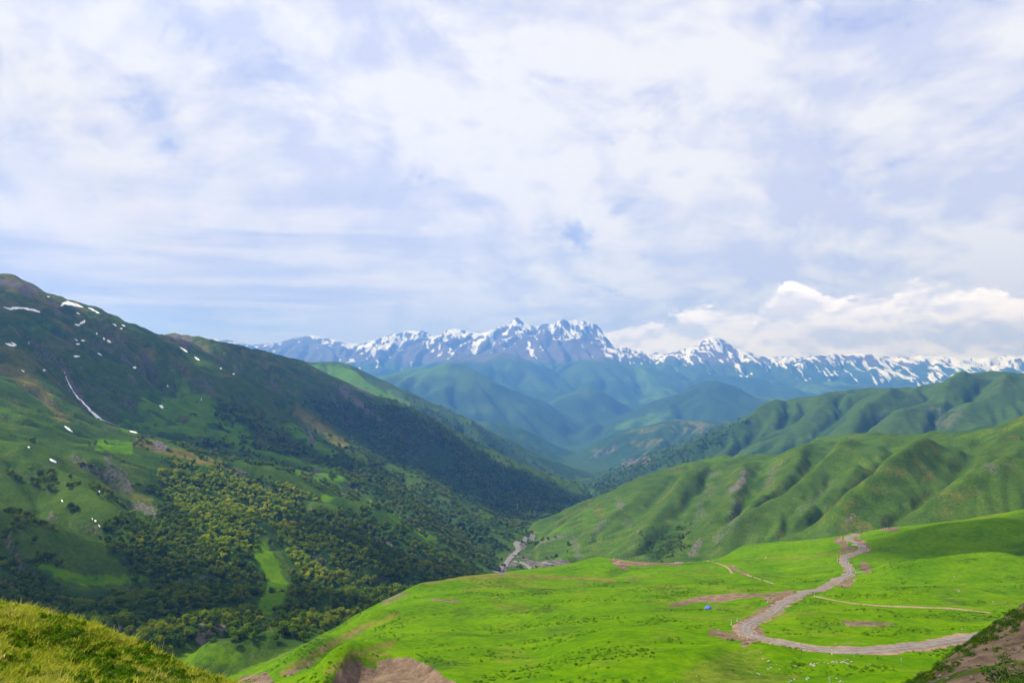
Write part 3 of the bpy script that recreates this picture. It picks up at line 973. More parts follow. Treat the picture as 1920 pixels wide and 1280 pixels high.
# ---- meadow: bare earth
area('dirt', [(1246, 1137), (1272, 1128), (1316, 1116), (1380, 1111), (1446, 1112), (1436, 1117), (1380, 1121), (1360, 1128), (1310, 1128), (1270, 1138)], 1.0, [MD], 2, 2)
area('dirt', [(1330, 1133), (1352, 1131), (1350, 1136), (1334, 1138)], 0.6, [MD], 2, 2)
area('dirt', [(1570, 1164), (1600, 1160), (1660, 1164), (1700, 1170), (1650, 1175), (1590, 1172)], 0.75, [MD], 4, 4)
for pts, w, v in [([(1150, 1054), (1180, 1056), (1230, 1055), (1275, 1055)], 5, 1), ([(1155, 1050), (1170, 1060)], 8, 1), ([(1370, 1062), (1400, 1076)], 5, 0.8), ([(1175, 1084), (1195, 1085)], 5, 0.5),
                  ([(810, 1124), (860, 1126)], 4, 0.8), ([(720, 1130), (760, 1112)], 6, 0.6), ([(1410, 1170), (1425, 1185), (1400, 1200)], 12, 0.9), ([(1335, 1185), (1385, 1190)], 9, 0.9),
                  ([(1440, 1120), (1480, 1112)], 10, 0.7), ([(1380, 1176), (1440, 1140), (1470, 1118)], 9, 0.9), ([(1618, 1062), (1626, 1068)], 9, 1), ([(1600, 1085), (1592, 1092)], 7, 1), ([(1575, 1090), (1590, 1095)], 8, 0.8),
                  ([(1628, 1032), (1622, 1020), (1606, 1012)], 6, 0.9), ([(1570, 1012), (1585, 1020)], 8, 0.8), ([(1600, 1028), (1575, 1032)], 5, 0.8), ([(1655, 992), (1680, 990)], 6, 0.9), ([(1610, 998), (1625, 993)], 5, 0.9),
                  ([(540, 1262), (575, 1248), (590, 1236)], 5, 0.9), ([(500, 1240), (540, 1220)], 4, 0.5), ([(600, 1220), (680, 1180)], 4, 0.5), ([(1560, 1207), (1620, 1203)], 4, 0.4), ([(1780, 1128), (1800, 1132)], 8, 0.4)]:
    brush('dirt', pts, w, v, [MD], rag=0.8)
for pts, w, v in [([(745, 1150), (660, 1185), (590, 1225), (530, 1262)], 7, 1), ([(735, 1205), (660, 1228), (610, 1262)], 7, 1), ([(730, 1220), (690, 1235)], 5, 0.8), ([(800, 1092), (850, 1083), (930, 1078), (1060, 1082), (1150, 1088)], 5, 0.9),
                  ([(930, 1098), (1040, 1082)], 3, 0.7), ([(1390, 1050), (1500, 1045), (1590, 1035)], 5, 0.5), ([(1420, 1230), (1350, 1250), (1300, 1270)], 26, 0.5), ([(930, 1130), (980, 1140)], 14, 0.5), ([(940, 1225), (1000, 1240)], 20, 0.45),
                  ([(1300, 1275), (1500, 1270)], 9, 0.5), ([(870, 1105), (960, 1098)], 6, 0.5)]:
    brush('dry', pts, w, v, [MD], rag=0.8)
sc = in_poly(GX, GY, meadow_post.scar) & (GID == MD)
ds, _ = seg_dist(GX[sc], GY[sc], meadow_post.scar)
ATT['dirt'][sc] = np.clip(1.15 - 0.9 * sstep(9, 24, ds + 6 * NZ3[sc]) + 0.25 * NZ3[sc], 0, 1)
ATT['dry'][sc] = np.clip(0.3 + 0.5 * NZ3[sc], 0, 1)
# ---- at the photographer's feet
fgm = GID == FG
leftm = fgm & (GX < 8)
FN = fbm(GX[leftm], GY[leftm], 7, 4, 0.55, 121)
ATT['dry'][leftm] = np.clip(0.55 + 0.55 * FN, 0, 1)
ATT['lush'][leftm] = np.clip(0.35 - 0.5 * FN, 0, 1)
ATT['dirt'][leftm] = sstep(0.35, 0.7, fbm(GX[leftm], GY[leftm], 5, 4, 0.6, 125)) * 0.8
rightm = fgm & (GX >= 8)
FN = fbm(GX[rightm], GY[rightm], 9, 5, 0.6, 127)
ATT['dirt'][rightm] = np.clip(0.75 - 0.7 * FN, 0, 1)
ATT['rock'][rightm] = sstep(0.25, 0.6, fbm(GX[rightm], GY[rightm], 6, 5, 0.6, 129)) * 0.7
ATT['dry'][rightm] = 0.4
area('dirt', [(440, 1285), (450, 1268), (500, 1258), (520, 1285)], 1.0, [FG, MD, LM], 3, 3)

# ---- woods: where the trees stand (outlines as seen, each only on its own hill)
WOODS = [
    (LM, [(330, 868), (420, 880), (560, 905), (604, 932), (560, 950), (520, 985), (480, 1000), (470, 1030), (500, 1090), (480, 1130), (500, 1190), (460, 1215), (420, 1200), (330, 1215), (240, 1200), (150, 1180), (0, 1160),
          (0, 1055), (70, 1065), (150, 1120), (300, 1105), (275, 1075), (200, 1040), (190, 985), (240, 965), (290, 975), (300, 950), (270, 915), (280, 880)], 1.0),
    (LM, [(500, 985), (560, 962), (640, 950), (760, 990), (850, 1045), (925, 1082), (800, 1110), (740, 1140), (620, 1200), (560, 1215), (500, 1215), (520, 1150), (550, 1120), (550, 1080), (530, 1040), (512, 1020)], 1.0),
    (LM, [(625, 850), (690, 862), (760, 900), (850, 950), (940, 1015), (925, 1070), (850, 1030), (770, 975), (700, 955), (690, 925), (640, 890)], 1.0),
    (LM, [(700, 870), (840, 925), (960, 1020), (930, 1040), (860, 985), (760, 930)], 0.35),
    (LM, [(570, 735), (650, 755), (760, 765), (860, 818), (950, 875), (1085, 942), (1000, 985), (960, 1000), (930, 965), (900, 930), (840, 915), (780, 880), (700, 845), (640, 805), (600, 780)], 1.0),
    (L4, [(760, 750), (870, 792), (960, 850), (1100, 930), (1000, 915), (900, 850), (800, 790)], 0.9),
    (R2, [(1100, 912), (1200, 868), (1360, 803), (1400, 792), (1330, 850), (1230, 890), (1150, 925)], 0.9),
    (R1, [(1212, 1010), (1250, 992), (1290, 1000), (1275, 1030), (1230, 1055), (1205, 1045)], 0.7),
    (R1, [(1022, 1025), (1070, 1020), (1072, 1060), (1025, 1056)], 0.22),
    (LM, [(230, 835), (330, 838), (450, 832), (560, 862), (640, 885), (690, 930), (640, 930), (560, 885), (450, 868), (330, 850)], 0.40),
    (LM, [(405, 755), (440, 745), (470, 790), (500, 800), (560, 830), (620, 850), (600, 870), (540, 850), (480, 815), (420, 790)], 0.55),
    (LM, [(0, 860), (200, 880), (260, 930), (200, 990), (260, 1060), (150, 1060), (0, 1040)], 0.22),
    (LM, [(640, 830), (830, 915), (960, 1010), (880, 960), (760, 900), (690, 860)], 0.35),
]
CLEAR = [(480, 1025, 545, 1065), (492, 1060, 545, 1145), (475, 978, 505, 992), (770, 838, 860, 880), (590, 935, 660, 955), (80, 1070, 270, 1100)]
for reg, poly, dn in WOODS:
    area('wood', poly, min(1.0, dn * 0.9), [reg], 6, 10)
for a in ('lush', 'dry'):
    pass
print('covers', round(time.time() - T0, 1))


# ------------------------------------------------------------------ ground material
def ground_material():
    m = bpy.data.materials.new('alpine_ground')
    m.use_nodes = True
    m.node_tree.nodes.clear()
    g = NT(m.node_tree)
    geo = g.new('ShaderNodeNewGeometry')
    P = geo.outputs['Position']
    n300 = g.noise(P, 0.004, 4, 0.55)
    n30 = g.noise(P, 0.035, 5, 0.6)
    n4 = g.noise(P, 0.28, 5, 0.65)
    n1 = g.noise(P, 1.7, 4, 0.65)
    vary = g.math('ADD', g.math('MULTIPLY', n30, 0.36), g.math('ADD', g.math('MULTIPLY', n4, 0.36), g.math('MULTIPLY', n1, 0.28)))
    grass = g.mix(g.ramp(vary, 0.35, 0.65), (0.022, 0.050, 0.007), (0.058, 0.100, 0.012))
    lushc = g.mix(g.ramp(vary, 0.36, 0.66), (0.036, 0.104, 0.001), (0.098, 0.180, 0.001))
    dryc = g.mix(g.ramp(vary, 0.36, 0.64), (0.070, 0.066, 0.018), (0.165, 0.140, 0.032))
    woodc = g.mix(g.ramp(vary, 0.36, 0.64), (0.014, 0.036, 0.008), (0.036, 0.074, 0.012))
    rockc = g.mix(g.ramp(g.math('ADD', g.math('MULTIPLY', n4, 0.6), g.math('MULTIPLY', n1, 0.4)), 0.38, 0.64), (0.038, 0.035, 0.037), (0.17, 0.148, 0.132))
    dirtc = g.mix(g.ramp(vary, 0.38, 0.62), (0.072, 0.050, 0.036), (0.185, 0.132, 0.092))
    snowc = g.mix(g.ramp(n4, 0.3, 0.7), (0.50, 0.51, 0.53), (0.64, 0.64, 0.65))
    jit = g.math('MULTIPLY', g.math('SUBTRACT', vary, 0.5), 1.6)

    def mask(name, lo, hi, amt=1.0):
        return g.ramp(g.math('ADD', g.attr(name), g.math('MULTIPLY', jit, amt)), lo, hi)
    c = g.mix(mask('lush', 0.25, 0.75, 0.5), grass, lushc)
    c = g.mix(g.math('MULTIPLY', mask('dry', 0.2, 0.95, 0.6), 0.8), c, dryc)
    c = g.mix(mask('wood', 0.3, 0.7, 0.5), c, woodc)
    c = g.mix(mask('rock', 0.30, 0.80, 0.9), c, rockc)
    c = g.mix(mask('dirt', 0.30, 0.75, 0.9), c, dirtc)
    sn = mask('snow', 0.15, 0.95, 0.5)
    c = g.mix(sn, c, snowc)
    bs = g.new('ShaderNodeBsdfPrincipled')
    g.l.new(c, bs.inputs['Base Color'])
    bs.inputs['Roughness'].default_value = 0.95
    bs.inputs['Specular IOR Level'].default_value = 0.0
    bp = g.new('ShaderNodeBump')
    bp.inputs['Strength'].default_value = 0.55
    bp.inputs['Distance'].default_value = 1.0
    hgt = g.math('ADD', g.math('MULTIPLY', n4, 1.1), g.math('ADD', g.math('MULTIPLY', n1, 0.28), g.math('MULTIPLY', n30, 1.6)))
    g.l.new(hgt, bp.inputs['Height'])
    g.l.new(bp.outputs[0], bs.inputs['Normal'])
    out = g.new('ShaderNodeOutputMaterial')
    g.l.new(bs.outputs[0], out.inputs[0])
    return m


GROUND = ground_material()


def mesh_from(name, co, quads, mat, smooth=True):
    me = bpy.data.meshes.new(name)
    k = quads.shape[1]
    me.vertices.add(len(co))
    me.vertices.foreach_set('co', np.ascontiguousarray(co, np.float32).ravel())
    me.loops.add(quads.size)
    me.loops.foreach_set('vertex_index', np.ascontiguousarray(quads, np.int32).ravel())
    me.polygons.add(len(quads))
    me.polygons.foreach_set('loop_start', np.arange(0, quads.size, k, dtype=np.int32))
    if smooth:
        me.polygons.foreach_set('use_smooth', np.ones(len(quads), bool))
    if mat:
        me.materials.append(mat)
    me.update(calc_edges=True)
    return me


def link(name, me, parent=None, **props):
    o = bpy.data.objects.new(name, me)
    COL.objects.link(o)
    o.parent = parent
    for k, v in props.items():
        o[k] = v
    return o


TERRAIN = {}


def build_terrain():
    nr, nc = GX.shape
    co = np.stack([GX, GY, GZ], -1).reshape(-1, 3)
    i = np.arange(nr * nc).reshape(nr, nc)
    q = np.stack([i[:-1, :-1], i[:-1, 1:], i[1:, 1:], i[1:, :-1]], -1).reshape(-1, 4)
    q = q[:, ::-1]
    fid = GID.ravel()[q[:, 0]]
    names = {-1: 'valley_floor', LM: 'left_mountain', R1: 'right_ridge', R2: 'second_ridge', L4: 'middle_ridge', PH: 'pale_hill', FH: 'far_hills', SR: 'snow_range', MD: 'meadow', FG: 'foreground_slope'}
    for r, nm in names.items():
        f = q[fid == r]
        if not len(f):
            continue
        u, inv = np.unique(f, return_inverse=True)
        me = mesh_from(nm, co[u], inv.reshape(f.shape), GROUND)
        for k, a in ATT.items():
            at = me.attributes.new(k, 'FLOAT', 'POINT')
            at.data.foreach_set('value', a.ravel()[u].astype(np.float32))
        TERRAIN[nm] = link(nm, me, kind='structure')


build_terrain()
print('terrain', round(time.time() - T0, 1))


# ------------------------------------------------------------------ haze
def build_haze():
    x0, x1, y0, y1, z0, z1 = -21900, 21900, -21900, 21900, -1112, 1104
    bm = bmesh.new()
    bmesh.ops.create_cube(bm, size=1.0)
    for v in bm.verts:
        v.co = Vector(((x0 + x1) / 2 + v.co.x * (x1 - x0), (y0 + y1) / 2 + v.co.y * (y1 - y0), (z0 + z1) / 2 + v.co.z * (z1 - z0)))
    me = bpy.data.meshes.new('haze')
    bm.to_mesh(me)
    bm.free()
    m = bpy.data.materials.new('haze_air')
    m.use_nodes = True
    m.node_tree.nodes.clear()
    g = NT(m.node_tree)
    v = g.new('ShaderNodeVolumePrincipled')
    v.inputs['Color'].default_value = (0.105, 0.32, 1.0, 1)
    v.inputs['Absorption Color'].default_value = (0.4, 0.4, 0.4, 1)
    v.inputs['Density'].default_value = 9.0e-5
    v.inputs['Anisotropy'].default_value = 0.3
    out = g.new('ShaderNodeOutputMaterial')
    g.l.new(v.outputs[0], out.inputs['Volume'])
    me.materials.append(m)
    link('haze', me, kind='stuff')


build_haze()


# ------------------------------------------------------------------ materials for the things
def simple_mat(name, c0, c1=None, scale=6.0, rough=0.85, spec=0.2, bump=0.0, trans=None):
    m = bpy.data.materials.new(name)
    m.use_nodes = True
    g = NT(m.node_tree)
    bs = m.node_tree.nodes['Principled BSDF']
    bs.inputs['Roughness'].default_value = rough
    bs.inputs['Specular IOR Level'].default_value = spec
    tc = g.new('ShaderNodeTexCoord')
    n = g.noise(tc.outputs['Object'], scale, 4, 0.6)
    col = g.mix(g.ramp(n, 0.35, 0.65), c0, c1 if c1 else tuple(v * 0.75 for v in c0))
    g.l.new(col, bs.inputs['Base Color'])
    if bump:
        b = g.new('ShaderNodeBump')
        b.inputs['Distance'].default_value = bump
        g.l.new(n, b.inputs['Height'])
        g.l.new(b.outputs[0], bs.inputs['Normal'])
    return m


def leaf_mat(name, dark, light, yellow, trans=0.35, nscale=0.012):
    """leaves: each plant its own tone, woods vary in broad patches"""
    m = bpy.data.materials.new(name)
    m.use_nodes = True
    m.node_tree.nodes.clear()
    g = NT(m.node_tree)
    oi = g.new('ShaderNodeObjectInfo')
    geo = g.new('ShaderNodeNewGeometry')
    patch = g.noise(oi.outputs['Location'], nscale, 3, 0.6)
    leaf = g.noise(geo.outputs['Position'], 1.1, 2, 0.5)
    c = g.mix(oi.outputs['Random'], dark, light)
    c = g.mix(g.math('MULTIPLY', g.ramp(g.math('ADD', patch, g.math('MULTIPLY', g.math('SUBTRACT', oi.outputs['Random'], 0.5), 0.25)), 0.48, 0.70), 0.75), c, yellow)
    c = g.mix(g.math('MULTIPLY', g.ramp(leaf, 0.3, 0.7), 0.45), c, light)
    d = g.new('ShaderNodeBsdfDiffuse')
    t = g.new('ShaderNodeBsdfTranslucent')
    g.l.new(c, d.inputs[0])
    g.l.new(c, t.inputs[0])
    mx = g.new('ShaderNodeMixShader')
    mx.inputs[0].default_value = trans
    g.l.new(d.outputs[0], mx.inputs[1])
    g.l.new(t.outputs[0], mx.inputs[2])
    out = g.new('ShaderNodeOutputMaterial')
    g.l.new(mx.outputs[0], out.inputs[0])
    return m


LEAF = leaf_mat('birch_leaves', (0.024, 0.066, 0.004), (0.135, 0.215, 0.008), (0.25, 0.27, 0.008), 0.42)
LEAF_SUNLIT = leaf_mat('young_birch_leaves', (0.120, 0.210, 0.006), (0.320, 0.400, 0.008), (0.46, 0.45, 0.008), 0.45)  # birch leaves again, with sunlight put into a brighter, yellower colour
SHRUB = leaf_mat('shrub_leaves', (0.030, 0.090, 0.010), (0.070, 0.160, 0.014), (0.10, 0.15, 0.02), nscale=0.05)
BARK = simple_mat('birch_bark', (0.42, 0.40, 0.36), (0.10, 0.09, 0.08), 5.0)
STRAW = leaf_mat('dry_grass', (0.18, 0.25, 0.010), (0.34, 0.36, 0.030), (0.52, 0.46, 0.12), 0.5, 0.30)
HERB = leaf_mat('herb_leaves', (0.045, 0.120, 0.003), (0.095, 0.185, 0.004), (0.13, 0.20, 0.004), 0.45, 0.03)
STONE = simple_mat('pale_stone', (0.36, 0.33, 0.30), (0.20, 0.18, 0.16), 3.0, bump=0.05)
BROWN_STONE = simple_mat('brown_stone', (0.24, 0.17, 0.14), (0.12, 0.09, 0.08), 3.0, bump=0.05)
WHITE = simple_mat('white_paint', (0.80, 0.80, 0.78), (0.66, 0.65, 0.62), 8.0, 0.6)
CONC = simple_mat('white_concrete', (0.72, 0.71, 0.68), (0.52, 0.51, 0.49), 2.0)
DARK = simple_mat('dark_band', (0.03, 0.03, 0.03), (0.06, 0.05, 0.05), 8.0)
STEEL = simple_mat('galvanised_steel', (0.55, 0.56, 0.57), (0.40, 0.41, 0.42), 4.0, 0.5)
BLUE = simple_mat('blue_tent_fabric', (0.05, 0.10, 0.55), (0.09, 0.17, 0.68), 1.5, 0.7)
BLUE2 = simple_mat('dark_blue_tent_fabric', (0.03, 0.05, 0.24), (0.04, 0.07, 0.30), 1.5, 0.7)


def snow_material():
    return simple_mat('old_snow', (0.86, 0.86, 0.88), (0.70, 0.70, 0.72), 0.15, 0.8)


def gravel(name, c0, c1, rut):
    m = bpy.data.materials.new(name)
    m.use_nodes = True
    g = NT(m.node_tree)
    bs = m.node_tree.nodes['Principled BSDF']
    bs.inputs['Roughness'].default_value = 0.95
    bs.inputs['Specular IOR Level'].default_value = 0.15
    geo = g.new('ShaderNodeNewGeometry')
    n = g.noise(geo.outputs['Position'], 0.35, 5, 0.6)
    n2 = g.noise(geo.outputs['Position'], 3.0, 3, 0.6)
    uv = g.attr('across')
    al = g.attr('along')
    # wheel ruts follow the road
    w = g.noise(g.combine(g.math('MULTIPLY', uv, 9.0), g.math('MULTIPLY', al, 0.02), 0.0), 1.0, 4, 0.7)
    f = g.math('ADD', g.math('MULTIPLY', n, 0.4), g.math('ADD', g.math('MULTIPLY', w, 0.45), g.math('MULTIPLY', n2, 0.15)))
    c = g.mix(g.ramp(f, 0.36, 0.64), c0, c1)
    if rut:      # packed wheel lines, paler than the loose middle and the edges
        u = g.math('ABSOLUTE', g.math('ADD', uv, g.math('MULTIPLY', g.math('SUBTRACT', n, 0.5), 0.35)))
        band = g.math('MULTIPLY', g.ramp(g.math('ABSOLUTE', g.math('SUBTRACT', u, 0.42)), 0.20, 0.05), 0.6)
        c = g.mix(band, c, (0.20, 0.176, 0.165))
    g.l.new(c, bs.inputs['Base Color'])
    b = g.new('ShaderNodeBump')
    b.inputs['Distance'].default_value = 0.25
    g.l.new(f, b.inputs['Height'])
    g.l.new(b.outputs[0], bs.inputs['Normal'])
    return m


# ------------------------------------------------------------------ roads
def ribbon(name, q, zz, half, mat, lift, rag=0.35, seed=0, cols=7):
    n = len(q)
    t = np.gradient(q, axis=0)
    t /= np.hypot(t[:, 0], t[:, 1])[:, None] + 1e-9
    nrm = np.stack([t[:, 1], -t[:, 0]], 1)
    s = np.arange(n) * 3.0
    wl = half * (1 + rag * perlin(s / 9.0, s * 0 + seed + 0.3, 3) + rag * 0.5 * perlin(s / 3.1, s * 0 + seed + 5.3, 4))
    wr = half * (1 + rag * perlin(s / 9.0, s * 0 + seed + 9.3, 5) + rag * 0.5 * perlin(s / 3.1, s * 0 + seed + 2.3, 6))
    u = np.linspace(-1, 1, cols)
    off = np.where(u[None] < 0, u[None] * wl[:, None], u[None] * wr[:, None])
    X = q[:, :1] + nrm[:, :1] * off
    Y = q[:, 1:] + nrm[:, 1:] * off
    Z = ground(X.ravel(), Y.ravel()).reshape(X.shape) + lift - 0.10 * (np.abs(u) > 0.99)[None]
    co = np.stack([X, Y, Z], -1).reshape(-1, 3)
    i = np.arange(n * cols).reshape(n, cols)
    qd = np.stack([i[:-1, :-1], i[:-1, 1:], i[1:, 1:], i[1:, :-1]], -1).reshape(-1, 4)
    me = mesh_from(name, co, qd, mat)
    a = me.attributes.new('across', 'FLOAT', 'POINT')
    a.data.foreach_set('value', np.broadcast_to(u, X.shape).ravel().astype(np.float32))
    a = me.attributes.new('along', 'FLOAT', 'POINT')
    a.data.foreach_set('value', np.repeat(s, cols).astype(np.float32))
    return link(name, me, kind='structure')


ribbon('road_verge', ROAD, ROAD_Z, 3.9, gravel('verge_dirt', (0.13, 0.085, 0.062), (0.26, 0.18, 0.13), False), 0.10, 0.45, 11, 9)
ribbon('gravel_road', ROAD, ROAD_Z, 2.35, gravel('road_gravel', (0.075, 0.066, 0.062), (0.21, 0.175, 0.16), True), 0.22, 0.22, 3, 9)
for k, (t, tz) in enumerate(zip(TRACKS, TRACK_Z)):
    ribbon('dirt_track', t, tz, 1.2 if k else 1.35, gravel('track_dirt', (0.15, 0.10, 0.065), (0.28, 0.195, 0.13), False), 0.14, 0.4, 20 + k, 5)


def valley_strip(name, pp, half, mat, seed):
    w = rays(pp, 950, 2600)
    d = np.concatenate([[0], np.cumsum(np.hypot(*np.diff(w, axis=0).T))])
    t = np.linspace(0, d[-1], max(10, int(d[-1] / 6)))
    q = np.stack([np.interp(t, d, w[:, 0]), np.interp(t, d, w[:, 1])], 1)
    for _ in range(3):
        q[1:-1] = q[1:-1] * 0.4 + (q[:-2] + q[2:]) * 0.3
    ribbon(name, q, None, half, mat, 0.9, 0.5, seed, 7)


PALE = gravel('river_gravel', (0.10, 0.095, 0.09), (0.22, 0.205, 0.19), False)
valley_strip('riverbed', [(1000, 1002), (982, 1012), (968, 1022), (972, 1032), (962, 1042), (950, 1052), (940, 1062), (930, 1074)], 5.0, PALE, 41)
valley_strip('valley_track', [(962, 1052), (985, 1056), (1020, 1058), (1062, 1060)], 3.5, PALE, 47)


# ------------------------------------------------------------------ snow patches lying on the left mountain
SNOW = snow_material()
PATCH = [[(0, 578, 5), (15, 579, 5), (40, 577, 3), (58, 580, 4), (75, 585, 4)], [(113, 573, 3), (122, 568, 6), (132, 569, 6), (145, 573, 5), (156, 576, 2)], [(165, 577, 1.5), (172, 580, 3), (180, 584, 3), (187, 588, 1.5)],
         [(88, 556, 2), (94, 557, 2)], [(140, 608, 2), (150, 610, 2)], [(149, 607, 3), (156, 604, 5), (160, 602, 5)], [(143, 586, 2), (150, 589, 1.5)], [(10, 644, 2), (20, 647, 4), (28, 649, 2)], [(21, 642, 2), (31, 648, 3)],
         [(53, 641, 4), (55, 645, 2)], [(140, 636, 2), (146, 639, 2)], [(152, 638, 3), (159, 639, 2)], [(142, 645, 2.5), (150, 645, 2)], [(180, 625, 3), (183, 626, 3)], [(193, 634, 3), (197, 636, 3)], [(200, 638, 3), (209, 642, 4)],
         [(211, 607, 2), (219, 611, 2)], [(228, 609, 2), (235, 612, 2)], [(225, 616, 2), (230, 616, 2)], [(138, 668, 3), (150, 668, 2)], [(183, 662, 2), (191, 666, 2)], [(40, 694, 2), (46, 697, 2)], [(80, 694, 2), (86, 694, 2)],
         [(249, 689, 3), (256, 689, 3)], [(337, 651, 2), (352, 660, 3)], [(364, 669, 2), (374, 675, 3)], [(412, 690, 2), (416, 691, 2)], [(436, 701, 2.5), (440, 701, 2)],
         [(120, 697, 2), (128, 718, 4), (140, 738, 4), (150, 750, 3)], [(150, 748, 3), (163, 762, 4), (168, 768, 5), (185, 785, 7), (200, 796, 9), (215, 802, 9), (228, 805, 4)], [(243, 808, 2), (252, 810, 3), (262, 812, 1.5)],
         [(298, 760, 4), (307, 764, 5)], [(377, 747, 4), (378, 750, 4)], [(313, 722, 2), (316, 725, 2)], [(121, 799, 3), (128, 804, 4), (136, 810, 2)], [(93, 861, 3), (100, 864, 4), (106, 867, 2)], [(173, 907, 2), (179, 911, 3)],
         [(185, 921, 3), (188, 922, 2)], [(115, 938, 3), (118, 940, 3)], [(177, 976, 3), (181, 977, 4)], [(184, 984, 3), (188, 988, 3)], [(172, 972, 2), (174, 974, 2)], [(52, 838, 2), (56, 839, 2)]]


def snow_patches():
    pp = []
    for p in PATCH:
        n = max(3, 2 * len(p))
        t = np.linspace(0, len(p) - 1, n)
        a = np.array(p, float)
        cx, cy_, w = (np.interp(t, range(len(p)), a[:, k]) for k in range(3))
        if len(p) == 2:      # taper short ones
            w = w * np.array([0.5] + [1.15] * (n - 2) + [0.5])[:n]
        w = np.maximum(w * 1.15, 2.2) * (1 + 0.25 * np.sin(np.arange(n) * 2.3 + a[0, 0]))
        w[0] *= 0.4
        w[-1] *= 0.4
        pp.append([(cx[i], cy_[i] + (k - 1.5) / 3 * w[i]) for i in range(n) for k in range(4)])
    flat = [q for p in pp for q in p]
    xy = rays(flat, 300, 3300)
    k = 0
    par = TERRAIN['left_mountain']
    for p in pp:
        w = xy[k:k + len(p)]
        k += len(p)
        n = len(p) // 4
        # keep the patch compact: no jumps across a crest
        md_ = np.median(w[:, 1])
        w[:, 1] = np.clip(w[:, 1], md_ - 120, md_ + 120)
        z = ground(w[:, 0], w[:, 1]) + 0.9
        zz = z.reshape(n, 4)
        zz[:, 0] -= 0.7
        zz[:, 3] -= 0.7
        i = np.arange(n * 4).reshape(n, 4)
        qd = np.stack([i[:-1, :-1], i[:-1, 1:], i[1:, 1:], i[1:, :-1]], -1).reshape(-1, 4)
        me = mesh_from('snow_patch', np.column_stack([w, zz.ravel()]), qd, SNOW)
        link('snow_patch', me, par)


snow_patches()
print('snow', round(time.time() - T0, 1))


# ------------------------------------------------------------------ scatter helper (uncountable cover)
def scatter(name, pts, rot, scl, vid, variants, props):
    me = bpy.data.meshes.new(name)
    me.vertices.add(len(pts))
    me.vertices.foreach_set('co', np.ascontiguousarray(pts, np.float32).ravel())
    a = me.attributes.new('rot', 'FLOAT_VECTOR', 'POINT')
    a.data.foreach_set('vector', np.ascontiguousarray(rot, np.float32).ravel())
    a = me.attributes.new('scl', 'FLOAT_VECTOR', 'POINT')
    a.data.foreach_set('vector', np.ascontiguousarray(scl, np.float32).ravel())
    a = me.attributes.new('vid', 'INT', 'POINT')
    a.data.foreach_set('value', np.ascontiguousarray(vid, np.int32))
    o = link(name, me, **props)
    vc = bpy.data.collections.new(name + '_kinds')
    for i, v in enumerate(variants):
        vo = bpy.data.objects.new(f'{name}_kind_{i:02d}', v)
        vc.objects.link(vo)
    ng = bpy.data.node_groups.new(name + '_scatter', 'GeometryNodeTree')
    ng.interface.new_socket('Geometry', in_out='INPUT', socket_type='NodeSocketGeometry')
    ng.interface.new_socket('Geometry', in_out='OUTPUT', socket_type='NodeSocketGeometry')
    N, L = ng.nodes, ng.links
    gi = N.new('NodeGroupInput')
    go = N.new('NodeGroupOutput')
    ci = N.new('GeometryNodeCollectionInfo')
    ci.inputs['Collection'].default_value = vc
    ci.inputs['Separate Children'].default_value = True
    ci.inputs['Reset Children'].default_value = True
    m2p = N.new('GeometryNodeMeshToPoints')
    iop = N.new('GeometryNodeInstanceOnPoints')
    iop.inputs['Pick Instance'].default_value = True

    def named(nm, typ):
        nd = N.new('GeometryNodeInputNamedAttribute')
        nd.data_type = typ
        nd.inputs['Name'].default_value = nm
        return nd.outputs['Attribute']
    L.new(gi.outputs[0], m2p.inputs['Mesh'])
    L.new(m2p.outputs[0], iop.inputs['Points'])
    L.new(ci.outputs[0], iop.inputs['Instance'])
    L.new(named('vid', 'INT'), iop.inputs['Instance Index'])
    e2r = N.new('FunctionNodeEulerToRotation')
    L.new(named('rot', 'FLOAT_VECTOR'), e2r.inputs[0])
    L.new(e2r.outputs[0], iop.inputs['Rotation'])
    L.new(named('scl', 'FLOAT_VECTOR'), iop.inputs['Scale'])
    L.new(iop.outputs[0], go.inputs[0])
    md = o.modifiers.new('scatter', 'NODES')
    md.node_group = ng
    return o


def leaf_cloud(lobes, n, size, rng, mat, name):
    """crown: many leaf clumps spread through a few lobes, denser towards the outside"""
    V, Q = [], []
    tot = sum(l[3] * l[4] for l in lobes)
    for cx, cy_, cz, rx, rz in lobes:
        k = int(n * rx * rz / tot)
        d = rng.normal(size=(k, 3))
        d /= np.linalg.norm(d, axis=1)[:, None]
        r = rng.uniform(0.25, 1.0, k) ** 0.45
        c = np.stack([cx + d[:, 0] * r * rx, cy_ + d[:, 1] * r * rx, cz + d[:, 2] * r * rz], 1)
        for i in range(k):
            nn = d[i] * 0.7 + rng.normal(size=3) * 0.55 + np.array([0, 0, 0.35])
            nn /= np.linalg.norm(nn)
            a = np.cross(nn, rng.normal(size=3))
            a /= np.linalg.norm(a) + 1e-9
            b = np.cross(nn, a)
            s = size * rng.uniform(0.6, 1.25)
            o = len(V)
            V += [c[i] - a * s * 0.5, c[i] + b * s * 0.42 + nn * s * 0.12, c[i] + a * s * 0.5, c[i] - b * s * 0.42 - nn * s * 0.1]
            Q.append((o, o + 1, o + 2, o + 3))
    return mesh_from(name, np.array(V), np.array(Q), mat, False)


def birch_lobes(rng, h):
    lobes = [(0, 0, h * 0.60, h * 0.26, h * 0.34)]
    for _ in range(rng.integers(3, 6)):
        a = rng.uniform(0, 6.28)
        rr = rng.uniform(0.10, 0.24) * h
        lobes.append((math.cos(a) * rr, math.sin(a) * rr, h * rng.uniform(0.38, 0.85), h * rng.uniform(0.12, 0.2), h * rng.uniform(0.12, 0.2)))
    return lobes


